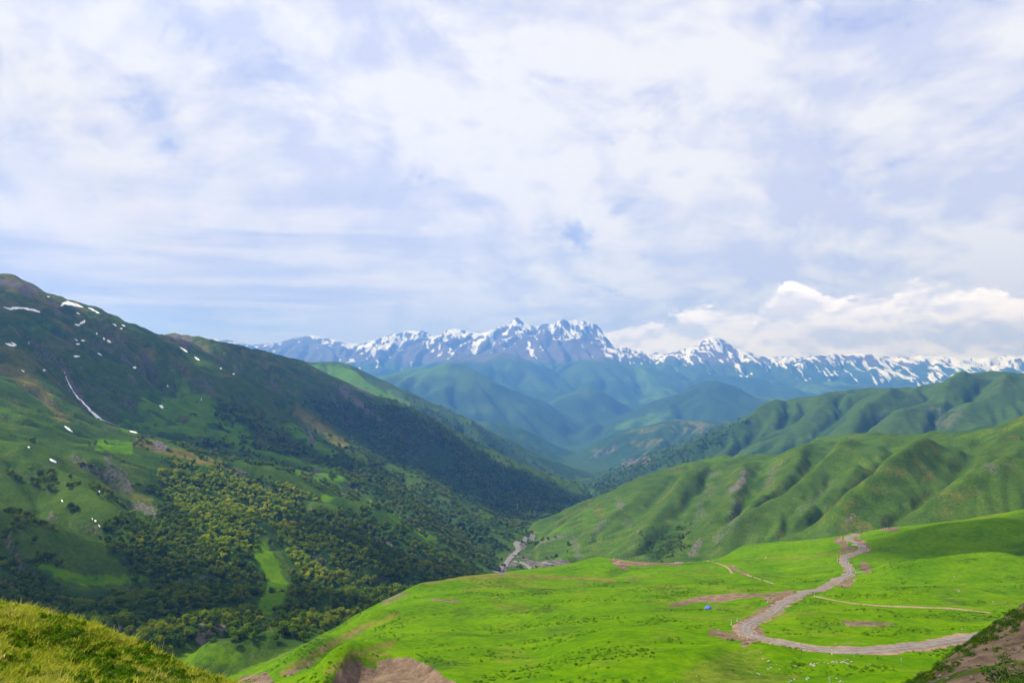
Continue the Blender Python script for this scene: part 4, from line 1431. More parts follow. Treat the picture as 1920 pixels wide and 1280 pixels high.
def trunk_mesh(rng, h):
    bm = bmesh.new()

    def limb(p0, p1, r0, r1, seg=6):
        d = (p1 - p0).normalized()
        a = d.orthogonal().normalized()
        b = d.cross(a)
        ring = []
        for p, r in ((p0, r0), ((p0 + p1) / 2 + a * r0 * 0.6, (r0 + r1) / 2), (p1, r1)):
            ring.append([bm.verts.new(p + (a * math.cos(k * 2 * math.pi / seg) + b * math.sin(k * 2 * math.pi / seg)) * r) for k in range(seg)])
        for u, v in zip(ring[:-1], ring[1:]):
            for k in range(seg):
                bm.faces.new((u[k], u[(k + 1) % seg], v[(k + 1) % seg], v[k]))
        bm.faces.new(ring[-1])
    top = Vector((rng.uniform(-.3, .3), rng.uniform(-.3, .3), h * 0.8))
    limb(Vector((0, 0, -0.3)), top, 0.03 * h, 0.008 * h)
    for _ in range(4):
        t = rng.uniform(0.3, 0.65)
        p = Vector((0, 0, 0)).lerp(top, t)
        a = rng.uniform(0, 6.28)
        limb(p, p + Vector((math.cos(a) * h * 0.2, math.sin(a) * h * 0.2, h * 0.16)), 0.012 * h, 0.004 * h, 5)
    me = bpy.data.meshes.new('trunk')
    bm.to_mesh(me)
    bm.free()
    me.materials.append(BARK)
    return me


rt = np.random.default_rng(77)
KINDS = []      # (crown, trunk) of trees 1 m high
for i in range(6):
    lob = birch_lobes(rt, 1.0)
    KINDS.append((leaf_cloud(lob, 330, 0.115, rt, LEAF, 'birch_crown'), trunk_mesh(rt, 1.0)))
for i in range(3):      # broad bushes between the trees
    lob = [(rt.uniform(-.35, .35), rt.uniform(-.35, .35), rt.uniform(.2, .45), rt.uniform(.25, .4), rt.uniform(.2, .32)) for _ in range(5)]
    KINDS.append((leaf_cloud(lob, 330, 0.125, rt, LEAF, 'bush_crown'), trunk_mesh(rt, 0.6)))
SUNLIT_KINDS = []  # the same crowns in the leaf colour brightened to look sunlit
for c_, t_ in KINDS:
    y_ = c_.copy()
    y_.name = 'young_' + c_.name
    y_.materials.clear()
    y_.materials.append(LEAF_SUNLIT)
    SUNLIT_KINDS.append(y_)
FAR_KINDS = [leaf_cloud(birch_lobes(rt, 1.0), 110, 0.21, rt, LEAF, 'far_birch_crown') for _ in range(5)]
SHRUB_KINDS = [leaf_cloud([(0, 0, 0.35, 0.5, 0.4), (0.3, 0.1, 0.25, 0.3, 0.25), (-0.25, 0.2, 0.3, 0.3, 0.3)], 150, 0.13, rt, SHRUB, 'shrub_foliage') for _ in range(3)]


def project(x, y, z):
    return HX + F * x / y, HY - F * z / y


def forest():
    X, Y, S = [], [], []
    rng = np.random.default_rng(5)
    # candidate spots, thinner far away
    for (x0, x1, y0, y1, sp, h0, h1) in [(-900, 60, 430, 1000, 3.9, 3.4, 8.4), (-1000, 120, 1000, 1500, 4.7, 4.2, 9.0), (-1100, 520, 1500, 2100, 6.4, 6.0, 10.0), (-1300, 520, 2100, 3050, 8.0, 6.0, 9.5),
                                       (-1500, 1500, 3050, 4700, 14.0, 8.0, 13.0), (80, 520, 1000, 1500, 5.5, 3.5, 6.0)]:
        n = int((x1 - x0) * (y1 - y0) / sp ** 2)
        x = rng.uniform(x0, x1, n)
        y = rng.uniform(y0, y1, n)
        X.append(x)
        Y.append(y)
        S.append(rng.uniform(h0, h1, n))
    X, Y, S = map(np.concatenate, (X, Y, S))
    Z, ID = H_raw(X, Y)
    px, py = project(X, Y, Z)
    n1 = fbm(X, Y, 45, 4, 0.55, 301)
    n2 = fbm(X, Y, 14, 3, 0.55, 303)
    keep = np.zeros(len(X), bool)
    for reg, poly, dn in WOODS:
        xs = [q[0] for q in poly]
        ys = [q[1] for q in poly]
        m = np.nonzero((ID == reg) & (px > min(xs) - 40) & (px < max(xs) + 40) & (py > min(ys) - 40) & (py < max(ys) + 40))[0]
        sd = seg_dist(px[m], py[m], poly + [poly[0]])[0]
        sd = np.where(in_poly(px[m], py[m], poly), sd, -sd) + n1[m] * 20 + n2[m] * 8
        dens = sstep(0.0, 0.35, dn * 1.35 - 0.75 + n1[m] * 0.55 + n2[m] * 0.35 + 0.25) * sstep(-10, 16, sd)
        keep[m] |= rng.uniform(size=len(m)) < dens
    for x0, y0, x1, y1 in CLEAR:
        cxm, cym = (x0 + x1) / 2, (y0 + y1) / 2
        e = ((px - cxm) / (x1 - x0) * 2) ** 2 + ((py - cym) / (y1 - y0) * 2) ** 2 + n1 * 0.3
        keep &= ~((ID == LM) & (e < 1))
    # scattered shrubs and single trees over the mountain
    m = (ID == LM) & ~keep
    keep |= m & (rng.uniform(size=len(X)) < sstep(0.35, 0.9, n1 + 0.5 * n2 - 0.0012 * (Z + 230)) * 0.35) & (Z < -60)
    small = np.where(keep & (Z > -90), 0.55, 1.0)
    X, Y, Z, S, px, py, n2 = X[keep], Y[keep], Z[keep], (S * small)[keep], px[keep], py[keep], n2[keep]
    S = S * (0.88 + 0.22 * n2)
    return X, Y, Z, S, px, py


TX, TY, TZ, TS, TPX, TPY = forest()


def visible(x, y, z):
    """is a point seen from the camera over the ground?"""
    t = np.linspace(0.03, 0.985, 160)
    out = np.ones(len(x), bool)
    for i in range(0, len(x), 400):
        sl = slice(i, i + 400)
        xx = x[sl, None] * t
        yy = y[sl, None] * t
        zz = z[sl, None] * t
        out[sl] = ((zz - H_raw(xx, yy)[0]) > -0.3).all(1)
    return out


_inf = (TPX > 5) & (TPX < 1915) & (TPY < 1276) & (TY < 950)
_c = np.nonzero(_inf)[0]
_c = _c[np.argsort(TY[_c] / TS[_c])][:1500]
_c = _c[visible(TX[_c], TY[_c], TZ[_c] + TS[_c] * 0.6)][:300]
single = np.zeros(len(TX), bool)
single[_c] = True
print('trees', len(TX), 'single', single.sum(), 'far end', TY[_c].max() if len(_c) else 0, round(time.time() - T0, 1))

rng = np.random.default_rng(8)
for j in _c:
    k = int(rng.integers(0, 6))
    s = TS[j]
    e = bpy.data.objects.new('birch_tree', None)
    e.empty_display_size = 0.5
    e.location = (TX[j], TY[j], TZ[j] - 0.15)
    e.rotation_euler = (rng.uniform(-.06, .06), rng.uniform(-.06, .06), rng.uniform(0, 6.28))
    e.scale = (s * rng.uniform(0.95, 1.3), s * rng.uniform(0.95, 1.3), s)
    COL.objects.link(e)
    if TPX[j] < 150:
        lab = 'small birch in the shaded wood at the left edge, above the dry grass slope'
    elif TPX[j] < 330:
        lab = 'small dark green birch in the shaded wood below the long grassy strip'
    elif TPX[j] < 480:
        lab = 'small birch in the shaded wood just above the bright grass wedge by the stream'
    else:
        lab = 'small birch in the wood lining the foot of the bright meadow flank'
    e['label'] = lab
    e['category'] = 'tree'
    e['group'] = 'nearest birches of the wood on the left mountain'
    c = link('crown', KINDS[k][0], e)
    t = link('trunk', KINDS[k][1], e)

rest = ~single
BRIGHT = [(300, 862), (420, 878), (610, 930), (570, 955), (530, 990), (600, 1000), (680, 1030), (720, 1070), (640, 1075), (560, 1090), (520, 1010), (470, 1050), (420, 1070), (390, 1020), (330, 950), (290, 900)]  # outline of the wood that gets the painted sunlit leaf colour
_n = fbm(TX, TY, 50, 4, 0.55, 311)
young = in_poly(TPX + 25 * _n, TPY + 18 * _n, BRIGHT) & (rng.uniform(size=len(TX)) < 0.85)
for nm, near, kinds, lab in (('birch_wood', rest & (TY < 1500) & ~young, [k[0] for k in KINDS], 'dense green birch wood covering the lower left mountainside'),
                             ('young_birch_wood', rest & (TY < 1500) & young, SUNLIT_KINDS, 'birch wood coloured sunlit yellow green on the shoulder of the left mountain')):
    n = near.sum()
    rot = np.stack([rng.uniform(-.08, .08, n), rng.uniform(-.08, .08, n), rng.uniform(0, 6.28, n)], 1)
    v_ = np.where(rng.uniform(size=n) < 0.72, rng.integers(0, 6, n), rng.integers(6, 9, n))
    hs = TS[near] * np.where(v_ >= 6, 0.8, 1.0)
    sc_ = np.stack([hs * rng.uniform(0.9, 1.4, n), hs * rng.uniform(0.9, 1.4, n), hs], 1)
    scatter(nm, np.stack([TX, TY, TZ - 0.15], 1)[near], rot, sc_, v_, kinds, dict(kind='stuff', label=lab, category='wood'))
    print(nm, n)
far = rest & (TY >= 1500)
n = far.sum()
rot = np.stack([np.zeros(n), np.zeros(n), rng.uniform(0, 6.28, n)], 1)
sc_ = np.stack([TS[far] * rng.uniform(1.1, 1.6, n), TS[far] * rng.uniform(1.1, 1.6, n), TS[far]], 1)
scatter('far_wood', np.stack([TX, TY, TZ - 0.3], 1)[far], rot, sc_, rng.integers(0, 5, n), FAR_KINDS, dict(kind='stuff', label='dark woods on the valley sides farther down', category='wood'))
print('woods', far.sum(), round(time.time() - T0, 1))


# ------------------------------------------------------------------ grass and herbs
def blades(n, h, spread, lean, w, rng, mat, name):
    V, Q = [], []
    for i in range(n):
        a = rng.uniform(0, 6.28)
        r = spread * math.sqrt(rng.uniform())
        bx_, by_ = math.cos(a) * r, math.sin(a) * r
        la = a + rng.normal() * 0.8
        hh_ = h * rng.uniform(0.6, 1.15)
        ln = lean * rng.uniform(0.4, 1.2) * hh_
        d = Vector((math.cos(la), math.sin(la), 0))
        s = Vector((-d.y, d.x, 0)) * w * rng.uniform(0.7, 1.3)
        p0 = Vector((bx_, by_, -0.04))
        p1 = p0 + Vector((0, 0, hh_ * 0.6)) + d * ln * 0.35
        p2 = p0 + Vector((0, 0, hh_ * 0.95)) + d * ln
        o = len(V)
        V += [p0 - s, p0 + s, p1 + s * 0.7, p1 - s * 0.7, p2 + s * 0.15, p2 - s * 0.15]
        Q += [(o, o + 1, o + 2, o + 3), (o + 3, o + 2, o + 4, o + 5)]
    return mesh_from(name, np.array([tuple(v) for v in V]), np.array(Q), mat, False)


rg_ = np.random.default_rng(15)
TUFTS = [blades(26, 0.17, 0.14, 0.9, 0.010, rg_, STRAW, 'straw_tuft') for _ in range(3)] + [blades(20, 0.12, 0.13, 0.7, 0.012, rg_, SHRUB, 'green_tuft') for _ in range(2)]
HERBS = [leaf_cloud([(0, 0, 0.18, 0.34, 0.2)], 26, 0.24, rg_, HERB, 'herb_rosette') for _ in range(3)]


def near_grass():
    rng = np.random.default_rng(21)
    n = 60000
    th = rng.uniform(-0.66, -0.22, n)
    r = np.sqrt(rng.uniform(18 ** 2, 62 ** 2, n))
    x, y = r * np.sin(th), r * np.cos(th)
    z, idd = H_raw(x, y)
    f = fbm(x, y, 7, 4, 0.55, 121)
    g2 = fbm(x, y, 3, 3, 0.55, 133)
    ok = (idd == FG) & (rng.uniform(size=n) < sstep(-0.75, 0.15, g2 + 0.3))
    x, y, z, f = x[ok], y[ok], z[ok], f[ok]
    n = len(x)
    f2 = f * 0.5 + 0.6 * fbm(x, y, 2.2, 4, 0.6, 139)
    vid = np.where(rng.uniform(size=n) < sstep(-0.6, 0.5, f2), rng.integers(0, 3, n), rng.integers(3, 6, n))
    s = np.clip(np.exp(rng.normal(-0.15, 0.42, n)), 0.4, 2.3) * (1 + 0.35 * np.clip(f2, -1, 1))
    s = np.where(vid == 5, s * 0.42, s)
    rot = np.stack([rng.uniform(-.15, .15, n), rng.uniform(-.15, .15, n), rng.uniform(0, 6.28, n)], 1)
    scatter('dry_grass', np.stack([x, y, z], 1), rot, np.stack([s, s, s * rng.uniform(0.8, 1.2, n)], 1), vid, TUFTS + [HERBS[0]], dict(kind='stuff', label='sunlit straw coloured grass tufts on the slope at bottom left', category='grass'))
    # the dirt bank at bottom right
    n = 26000
    th = rng.uniform(0.30, 0.66, n)
    r = np.sqrt(rng.uniform(36 ** 2, 105 ** 2, n))
    x, y = r * np.sin(th), r * np.cos(th)
    z, idd = H_raw(x, y)
    g1 = fbm(x + 0.6 * y, (y - 0.6 * x) * 2.0, 14, 4, 0.6, 137)
    ok = (idd == FG) & (rng.uniform(size=n) < sstep(0.1, 0.65, g1) * 0.8 + 0.03)
    x, y, z = x[ok], y[ok], z[ok]
    n = len(x)
    vid = rng.integers(0, 4, n)
    s = rng.uniform(0.5, 1.3, n) * np.where(vid < 2, 0.55, 1.2)
    rot = np.stack([rng.uniform(-.2, .2, n), rng.uniform(-.2, .2, n), rng.uniform(0, 6.28, n)], 1)
    scatter('bank_herbs', np.stack([x, y, z], 1), rot, np.stack([s, s, s], 1), vid, [SHRUB_KINDS[0], HERBS[0], TUFTS[3], TUFTS[0]], dict(kind='stuff', label='low green herbs and grass on the brown dirt bank at bottom right', category='herbs'))
    # weeds in the pasture
    n = 110000
    x = rng.uniform(-160, 480, n)
    y = rng.uniform(150, 560, n)
    z, idd = H_raw(x, y)
    w = fbm(x, y, 38, 4, 0.6, 141) + 0.5 * fbm(x, y, 8, 3, 0.6, 143)
    dr = nearest(x, y, ROAD)[0]
    for t in TRACKS:
        dr = np.minimum(dr, nearest(x, y, t)[0] + 3.0)
    ppx, ppy = project(x, y, z)
    bare = in_poly(ppx, ppy, [(1240, 1140), (1270, 1126), (1316, 1112), (1450, 1108), (1450, 1120), (1360, 1140)]) | in_poly(x, y, meadow_post.scar)
    ok = (idd == MD) & (dr > 6.5) & ~bare & (rng.uniform(size=n) < sstep(0.05, 0.75, w))
    x, y, z = x[ok], y[ok], z[ok]
    n = len(x)
    s = np.clip(np.exp(rng.normal(-0.1, 0.4, n)), 0.4, 2.0)
    rot = np.stack([rng.uniform(-.1, .1, n), rng.uniform(-.1, .1, n), rng.uniform(0, 6.28, n)], 1)
    scatter('meadow_herbs', np.stack([x, y, z - 0.05], 1), rot, np.stack([s, s, s * 0.8], 1), rng.integers(0, 3, n), HERBS, dict(kind='stuff', label='dark green leafy weeds dotted over the bright pasture', category='herbs'))


near_grass()
print('grass', round(time.time() - T0, 1))


# ------------------------------------------------------------------ things on the meadow
def place(px, py, d0=140, d1=1500):
    w = rays([(px, py)], d0, d1)[0]
    return Vector((w[0], w[1], float(ground(w[0], w[1])[0])))


def bm_mesh(name, bm, mat):
    me = bpy.data.meshes.new(name)
    bm.to_mesh(me)
    bm.free()
    me.materials.append(mat)
    return me


def post_meshes():
    bm = bmesh.new()
    bmesh.ops.create_cone(bm, cap_ends=True, segments=8, radius1=0.085, radius2=0.07, depth=1.5)
    for v in bm.verts:
        v.co.z += 0.75 - 0.25
    shaft = bm_mesh('shaft', bm, WHITE)
    bm = bmesh.new()
    bmesh.ops.create_cone(bm, cap_ends=True, segments=8, radius1=0.09, radius2=0.088, depth=0.16)
    for v in bm.verts:
        v.co.z += 1.0
    band = bm_mesh('band', bm, DARK)
    bm = bmesh.new()
    bmesh.ops.create_cone(bm, cap_ends=True, segments=8, radius1=0.075, radius2=0.02, depth=0.10)
    for v in bm.verts:
        v.co.z += 1.30
    cap = bm_mesh('cap', bm, WHITE)
    return shaft, band, cap


PSH, PBD, PCP = post_meshes()
POSTS = [(1506, 1221, 1.0, 'white marker post on the lower road edge, left of the two by the bottom bend'), (1560, 1227, 1.0, 'white marker post on the lower road edge, right of the two by the bottom bend'),
         (1401, 1199, 1.0, 'white marker post on the outer edge of the hairpin, nearer the road'), (1386, 1195, 0.8, 'short white marker post at the outer edge of the hairpin, further left'), (1410, 1190, 0.8, 'short white marker post inside the hairpin beside the bare cut'),
         (1371, 1175, 1.35, 'stout white marker post on the dirt verge left of the hairpin'), (1382, 1170, 1.2, 'thin white marker post on the dirt verge above the hairpin'), (1439, 1133, 1.0, 'white marker post at the grass edge left of the straight road'),
         (1527, 1111, 1.0, 'white marker post on the upper edge of the straight road'), (1570, 1056, 3.2, 'tallest white pole left of the upper road bend'), (1575, 1058, 1.6, 'lower white pole just right of the tallest pole'), (1579, 1061, 1.5, 'white pole at the left edge of the upper road bend'),
         (1593, 1069, 1.9, 'white pole in the inner curve of the upper bend'), (1591, 1057, 1.3, 'white post in the middle of the upper bend'), (1588, 1021, 2.2, 'white pole on the upper switchback dirt'), (1577, 1013, 3.0, 'tall white pole at the left of the upper switchback'),
         (1623, 1024, 2.0, 'white pole at the right outer edge of the upper switchback'), (1642, 991, 1.6, 'white pole on the far skyline of the meadow, left of three'), (1658, 991, 1.6, 'white pole on the far skyline of the meadow, middle of three'),
         (1663, 991, 1.6, 'white pole on the far skyline of the meadow, right of three'), (1151, 1049, 2.0, 'white post at the left end of the far dirt loop'), (1167, 1047, 2.2, 'second white post from the left on the far dirt loop'),
         (1173, 1048, 2.2, 'third white post from the left on the far dirt loop'), (1192, 1048, 2.0, 'fourth white post from the left on the far dirt loop'), (1213, 1048, 2.2, 'rightmost white post above the far dirt loop'), (1436, 1046, 1.4, 'lone white post in the grass hollow left of the upper road')]
for px, py, s, lab in POSTS:
    p = place(px, py)
    e = bpy.data.objects.new('marker_post', None)
    e.empty_display_size = 0.3
    e.location = p
    e.scale = (1.25, 1.25, s)
    e.rotation_euler = (random.uniform(-.04, .04), random.uniform(-.04, .04), random.uniform(0, 6))
    COL.objects.link(e)
    e['label'] = lab
    e['category'] = 'post'
    e['group'] = 'white marker posts along the roads'
    link('shaft', PSH, e)
    link('band', PBD, e)
    link('cap', PCP, e)


def barrier(px, py, length, rz, lab):
    """low precast concrete block: wide foot, sloping sides"""
    p = place(px, py)
    prof = [(-0.32, 0), (-0.32, 0.14), (-0.13, 0.38), (-0.10, 0.85), (0.10, 0.85), (0.13, 0.38), (0.32, 0.14), (0.32, 0)]
    bm = bmesh.new()
    n = 4
    rings = [[bm.verts.new((length * (k / n - 0.5), y, z - 0.05)) for y, z in prof] for k in range(n + 1)]
    for a, b in zip(rings[:-1], rings[1:]):
        for k in range(len(prof)):
            bm.faces.new((a[k], a[(k + 1) % len(prof)], b[(k + 1) % len(prof)], b[k]))
    bm.faces.new(rings[0])
    bm.faces.new(rings[-1][::-1])
    bmesh.ops.recalc_face_normals(bm, faces=bm.faces)
    o = link('concrete_barrier', bm_mesh('concrete_barrier', bm, CONC))
    o.location = p
    o.rotation_euler = (0, 0, rz)
    o['label'] = lab
    o['category'] = 'barrier'
    o['group'] = 'white concrete road barriers'


barrier(1613, 1070, 7.0, 0.15, 'white concrete barrier below the dark earth cut of the upper bend')
barrier(1602, 1024, 4.5, -0.3, 'short white concrete barrier on the upper switchback')
barrier(1616, 1024, 6.5, 0.1, 'longer white concrete barrier at the outer curve of the upper switchback')
barrier(1273, 1055, 8.0, 0.05, 'white concrete barrier at the right end of the far dirt loop')


def tent():
    p = place(1328, 1141)
    bm = bmesh.new()
    R_, Hh = 1.55, 1.55
    rings = []
    for k in range(7):
        f = k / 6
        rr = R_ * math.cos(f * math.pi / 2) ** 0.75
        zz = Hh * math.sin(f * math.pi / 2)
        rings.append([bm.verts.new((math.cos(a * math.pi / 8) * rr * (1 + 0.06 * (a % 4 == 0)) * 1.15, math.sin(a * math.pi / 8) * rr * (1 + 0.06 * (a % 4 == 0)), zz)) for a in range(16)] if k < 6 else [bm.verts.new((0, 0, Hh))])
    for a, b in zip(rings[:-1], rings[1:]):
        for k in range(16):
            if len(b) > 1:
                bm.faces.new((a[k], a[(k + 1) % 16], b[(k + 1) % 16], b[k]))
            else:
                bm.faces.new((a[k], a[(k + 1) % 16], b[0]))
    e = bpy.data.objects.new('dome_tent', None)
    e.location = p - Vector((0, 0, 0.05))
    e.rotation_euler = (0, 0, 0.4)
    COL.objects.link(e)
    e['label'] = 'small blue dome tent on the grass below the ploughed strip'
    e['category'] = 'tent'
    link('canopy', bm_mesh('canopy', bm, BLUE), e)
    bm = bmesh.new()       # arched door flap standing just off the canopy
    vs = []
    for k in range(9):
        a = math.pi * k / 8
        yy = 0.55 * math.cos(a)
        zz = 0.05 + 1.0 * math.sin(a)
        xx = math.sqrt(max(0.05, 1 - (min(zz, 1.5) / 1.58) ** 1.6)) * 1.78
        vs.append(bm.verts.new((yy, -xx + 0.18, zz)))
    bm.faces.new(vs)
    link('door_flap', bm_mesh('door_flap', bm, BLUE2), e)
    for a in (0.4, 1.97):  # crossed poles
        bm = bmesh.new()
        prev = None
        for k in range(13):
            f = math.pi * k / 12
            c = Vector((math.cos(f) * 1.85 * math.cos(a), math.cos(f) * 1.68 * math.sin(a), math.sin(f) ** 0.8 * 1.6 if 0 < k < 12 else 0))
            ring = [bm.verts.new(c + Vector((0.03 * math.cos(q), 0.03 * math.sin(q), 0.03 * math.sin(q + 1)))) for q in (0, 2.1, 4.2)]
            if prev:
                for q in range(3):
                    bm.faces.new((prev[q], prev[(q + 1) % 3], ring[(q + 1) % 3], ring[q]))
            prev = ring
        link('pole', bm_mesh('pole', bm, BLUE2), e)


tent()


def pylon():
    p = place(970, 956, 1500, 3200)
    e = bpy.data.objects.new('power_pylon', None)
    e.location = p
    COL.objects.link(e)
    e['label'] = 'slim pale lattice power pylon standing in the dark wood of the far left spur'
    e['category'] = 'pylon'
    Ht, b0, b1 = 17.0, 1.5, 0.4

    def bar(bm, a, b, r):
        d = (b - a).normalized()
        u = d.orthogonal().normalized() * r
        v = d.cross(u)
        A = [bm.verts.new(a + s * u + t * v) for s, t in ((1, 1), (-1, 1), (-1, -1), (1, -1))]
        B = [bm.verts.new(b + s * u + t * v) for s, t in ((1, 1), (-1, 1), (-1, -1), (1, -1))]
        for k in range(4):
            bm.faces.new((A[k], A[(k + 1) % 4], B[(k + 1) % 4], B[k]))
    cr = [(1, 1), (-1, 1), (-1, -1), (1, -1)]
    for sx, sy in cr:
        bm = bmesh.new()
        bar(bm, Vector((sx * b0, sy * b0, -0.5)), Vector((sx * b1, sy * b1, Ht)), 0.16)
        link('leg', bm_mesh('leg', bm, STEEL), e)
    bm = bmesh.new()
    for k in range(7):
        z0, z1 = Ht * k / 7, Ht * (k + 1) / 7
        w0, w1 = b0 + (b1 - b0) * k / 7, b0 + (b1 - b0) * (k + 1) / 7
        for i in range(4):
            a, b = cr[i], cr[(i + 1) % 4]
            bar(bm, Vector((a[0] * w0, a[1] * w0, z0)), Vector((b[0] * w1, b[1] * w1, z1)), 0.07)
    link('bracing', bm_mesh('bracing', bm, STEEL), e)
    for z in (Ht - 0.5, Ht - 3.5):
        bm = bmesh.new()
        bar(bm, Vector((-3, 0, z)), Vector((3, 0, z)), 0.12)
        link('cross_arm', bm_mesh('cross_arm', bm, STEEL), e)


pylon()


# ------------------------------------------------------------------ stones
def stone_mesh(seed, mat):
    rng = np.random.default_rng(seed)
    bm = bmesh.new()
    bmesh.ops.create_icosphere(bm, subdivisions=2, radius=1.0)
    cuts = rng.normal(size=(7, 3))
    cuts /= np.linalg.norm(cuts, axis=1)[:, None]
    lim = rng.uniform(0.55, 0.85, 7)
    for v in bm.verts:
        c = np.array(v.co)
        for n_, l_ in zip(cuts, lim):
            d = c @ n_
            if d > l_:
                c = c - n_ * (d - l_)
        c *= 1 + rng.normal() * 0.035
        v.co = Vector((c[0], c[1] * 0.8, c[2] * 0.62))
    me = bm_mesh('stone', bm, mat)
    return me


STONES = [stone_mesh(i, STONE) for i in range(5)]
BSTONES = [stone_mesh(10 + i, BROWN_STONE) for i in range(3)]
CL = [  # centre pixel, spread, count, size range, label
    (1433, 1238, 9, 4, 3, (0.5, 1.0), 'pale boulder in the small cluster below the hairpin'),
    (1444, 1253, 8, 3, 3, (0.4, 0.8), 'pale stone of the trio under the small boulder cluster'),
    (1423, 1263, 4, 2, 2, (0.5, 0.9), 'flat pale boulder near the bottom edge below the hairpin'),
    (1528, 1245, 6, 3, 4, (0.5, 1.1), 'pale boulder at the left end of the stone band under the road'),
    (1556, 1241, 22, 3, 14, (0.35, 0.9), 'broken pale stone in the long band under the road'),
    (1586, 1240, 10, 4, 7, (0.35, 0.95), 'broken pale stone at the right end of the band under the road'),
    (1500, 1273, 14, 4, 8, (0.35, 0.8), 'pale stone in the group at the bottom edge, below the stone band'),
    (1566, 1274, 16, 4, 7, (0.3, 0.75), 'pale stone in the right group at the bottom edge'),
    (1640, 1242, 50, 14, 12, (0.25, 0.6), 'small pale stone in the shaded grass beside the dirt bank'),
    (1480, 1250, 40, 8, 10, (0.2, 0.5), 'small scattered stone on the grass between the clusters'),
    (1270, 1274, 40, 5, 4, (0.25, 0.5), 'lone small stone on the open grass at the bottom edge')]
rs = np.random.default_rng(44)
sp, sl = [], []
for cx, cy_, sx, sy, n, (a, b), lab in CL:
    for _ in range(n):
        sp.append((np.clip(cx + rs.normal() * sx * 0.7, 1230, 1690), min(cy_ + rs.normal() * sy * 0.7, 1278)))
        sl.append((rs.uniform(a, b), lab))
for q in [(1427, 1223, 0.6, 'lone pale stone on the grass between hairpin and boulder cluster'), (1491, 1249, 0.8, 'lone bright boulder midway between the two stone clusters'), (1347, 1180, 0.7, 'pale stone on the dirt spit left of the hairpin'), (1863, 1129, 1.6, 'pale boulder in the shaded pasture near the right edge'), (1798, 1109, 1.8, 'upper pale boulder in the shaded pasture at right'), (1803, 1180, 1.0, 'pale boulder beside the road where it meets the dirt bank'),
          (1567, 1208, 0.6, 'pale stone on the inner verge of the lower road'), (1790, 1082, 1.8, 'far pale boulder high in the shaded pasture at right'), (1590, 1174, 0.5, 'small pale stone on the brown patch of the pasture')]:
    sp.append(q[:2])
    sl.append(q[2:])
sw = rays(sp, 140, 1500)
sz = ground(sw[:, 0], sw[:, 1])
for (s, lab), w, z in zip(sl, sw, sz):
    o = link('stone', STONES[int(rs.integers(0, 5))])
    o.location = (w[0], w[1], z + 0.12 * s)
    s *= 0.5
    o.scale = (s, s * rs.uniform(0.7, 1.1), s * rs.uniform(0.7, 1.1))
    o.rotation_euler = (rs.uniform(-.3, .3), rs.uniform(-.3, .3), rs.uniform(0, 6.28))
    o['label'] = lab
    o['category'] = 'stone'
    o['group'] = 'pale stones on the pasture'
# stones on the dirt bank and the dry slope
bank = [(rs.uniform(1735, 1918), rs.uniform(1150, 1278)) for _ in range(60)]
bank = [p for p in bank if p[1] > 1130 + (1920 - p[0]) * 0.75]
bw = rays(bank, 30, 120)
bz, bi = H_raw(bw[:, 0], bw[:, 1])
for w, z, i in zip(bw, bz, bi):
    if i != FG:
        continue
    s = rs.uniform(0.10, 0.34)
    o = link('stone', BSTONES[int(rs.integers(0, 3))])
    o.location = (w[0], w[1], z + 0.05 * s)
    o.scale = (s, s, s)
    o.rotation_euler = (rs.uniform(-.4, .4), rs.uniform(-.4, .4), rs.uniform(0, 6.28))
    o['label'] = 'brown stone lying on the bare dirt bank at bottom right'
    o['category'] = 'stone'
    o['group'] = 'brown stones on the dirt bank'


def shrub(px, py, s, lab, d0=15, d1=700):
    w = rays([(px, py)], d0, d1)[0]
    z = float(ground(w[0], w[1])[0])
    e = bpy.data.objects.new('shrub', None)
    e.location = (w[0], w[1], z - 0.05 * s)
    e.scale = (s, s, s)
    e.rotation_euler = (0, 0, random.uniform(0, 6))
    COL.objects.link(e)
    e['label'] = lab
    e['category'] = 'shrub'
    e['group'] = 'single shrubs near the viewer'
    link('foliage', SHRUB_KINDS[random.randrange(3)], e)
    bm = bmesh.new()
    for k in range(4):
        a = k * 1.6
        d = Vector((math.cos(a) * 0.3, math.sin(a) * 0.3, 0.45))
        u = d.orthogonal().normalized() * 0.02
        v = d.normalized().cross(u)
        A = [bm.verts.new(Vector((0, 0, -0.05)) + q) for q in (u, v, -u, -v)]
        B = [bm.verts.new(d + q * 0.5) for q in (u, v, -u, -v)]
        for q in range(4):
            bm.faces.new((A[q], A[(q + 1) % 4], B[(q + 1) % 4], B[q]))
    link('stem', bm_mesh('stem', bm, BARK), e)


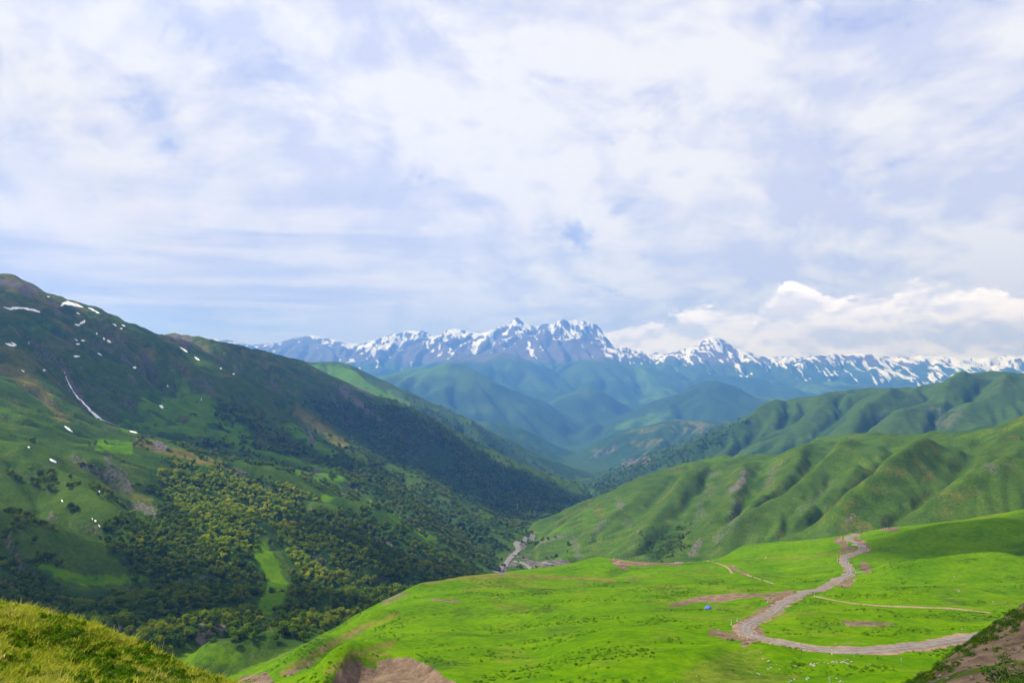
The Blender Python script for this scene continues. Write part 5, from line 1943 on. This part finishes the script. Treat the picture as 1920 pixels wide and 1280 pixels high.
shrub(1868, 1276, 1.5, 'leafy green shrub at the bottom right corner, left of two', 20, 120)
shrub(1900, 1272, 1.4, 'leafy green shrub at the bottom right corner, right of two', 20, 120)
shrub(1885, 1240, 0.9, 'small green shrub on the dirt bank above the corner shrubs', 20, 120)
shrub(1905, 1150, 0.9, 'low green shrub on the crest of the dirt bank near the right edge', 20, 120)
shrub(1800, 1222, 0.8, 'low green shrub on the crest of the dirt bank near the road end', 20, 120)
shrub(137, 1190, 0.45, 'small dark green shrub on the edge of the dry grass slope', 15, 80)
shrub(1455, 1170, 0.8, 'tiny dark shrub at the road edge above the hairpin', 140, 700)


# ------------------------------------------------------------------ the clouds that shade part of the valley (they stand to the left of the view, towards the sun)
def cloud_material():
    m = bpy.data.materials.new('cloud_vapour')
    m.use_nodes = True
    m.node_tree.nodes.clear()
    g = NT(m.node_tree)
    v = g.new('ShaderNodeVolumePrincipled')
    v.inputs['Color'].default_value = (0.98, 0.98, 0.99, 1)
    v.inputs['Density'].default_value = 0.011
    v.inputs['Anisotropy'].default_value = 0.3
    out = g.new('ShaderNodeOutputMaterial')
    g.l.new(v.outputs[0], out.inputs['Volume'])
    return m


CLOUD = cloud_material()


def cloud(cx, cy_, cz, rx, ry, rz, seed, rot=0.0):
    bm = bmesh.new()
    bmesh.ops.create_icosphere(bm, subdivisions=5, radius=1.0)
    co = np.array([v.co for v in bm.verts])
    n = fbm(co[:, 0] * 2 + seed * 9.1 + co[:, 2], co[:, 1] * 2 - seed * 4.7, 1.6, 5, 0.55, 200 + seed)
    r = 1 + 0.42 * n
    for v, k in zip(bm.verts, r):
        v.co = Vector((v.co.x * k * rx, v.co.y * k * ry, v.co.z * k * rz * (1.0 if v.co.z > 0 else 0.45)))
    me = bm_mesh('cloud', bm, CLOUD)
    o = link('cloud', me, kind='structure')
    o.location = (cx, cy_, cz)
    o.rotation_euler = (0, 0, rot)


def shade(x, y, z, rx, ry, rz, seed, h=1650.0, rot=0.0):
    """a cloud whose shadow falls on the given ground"""
    t = (h - z) / SD[2]
    cloud(x + SD[0] * t, y + SD[1] * t, h, rx, ry, rz, seed, rot)


shade(-400, 630, -165, 230, 140, 150, 1)
shade(-900, 1760, 0, 430, 380, 190, 2)
shade(-450, 2500, -120, 520, 420, 190, 3, 2300.0)
shade(450, 590, -140, 190, 140, 120, 4)
shade(62, 85, -25, 75, 55, 70, 6)
shade(-160, 930, -225, 140, 90, 120, 5)
print('done', round(time.time() - T0, 1))
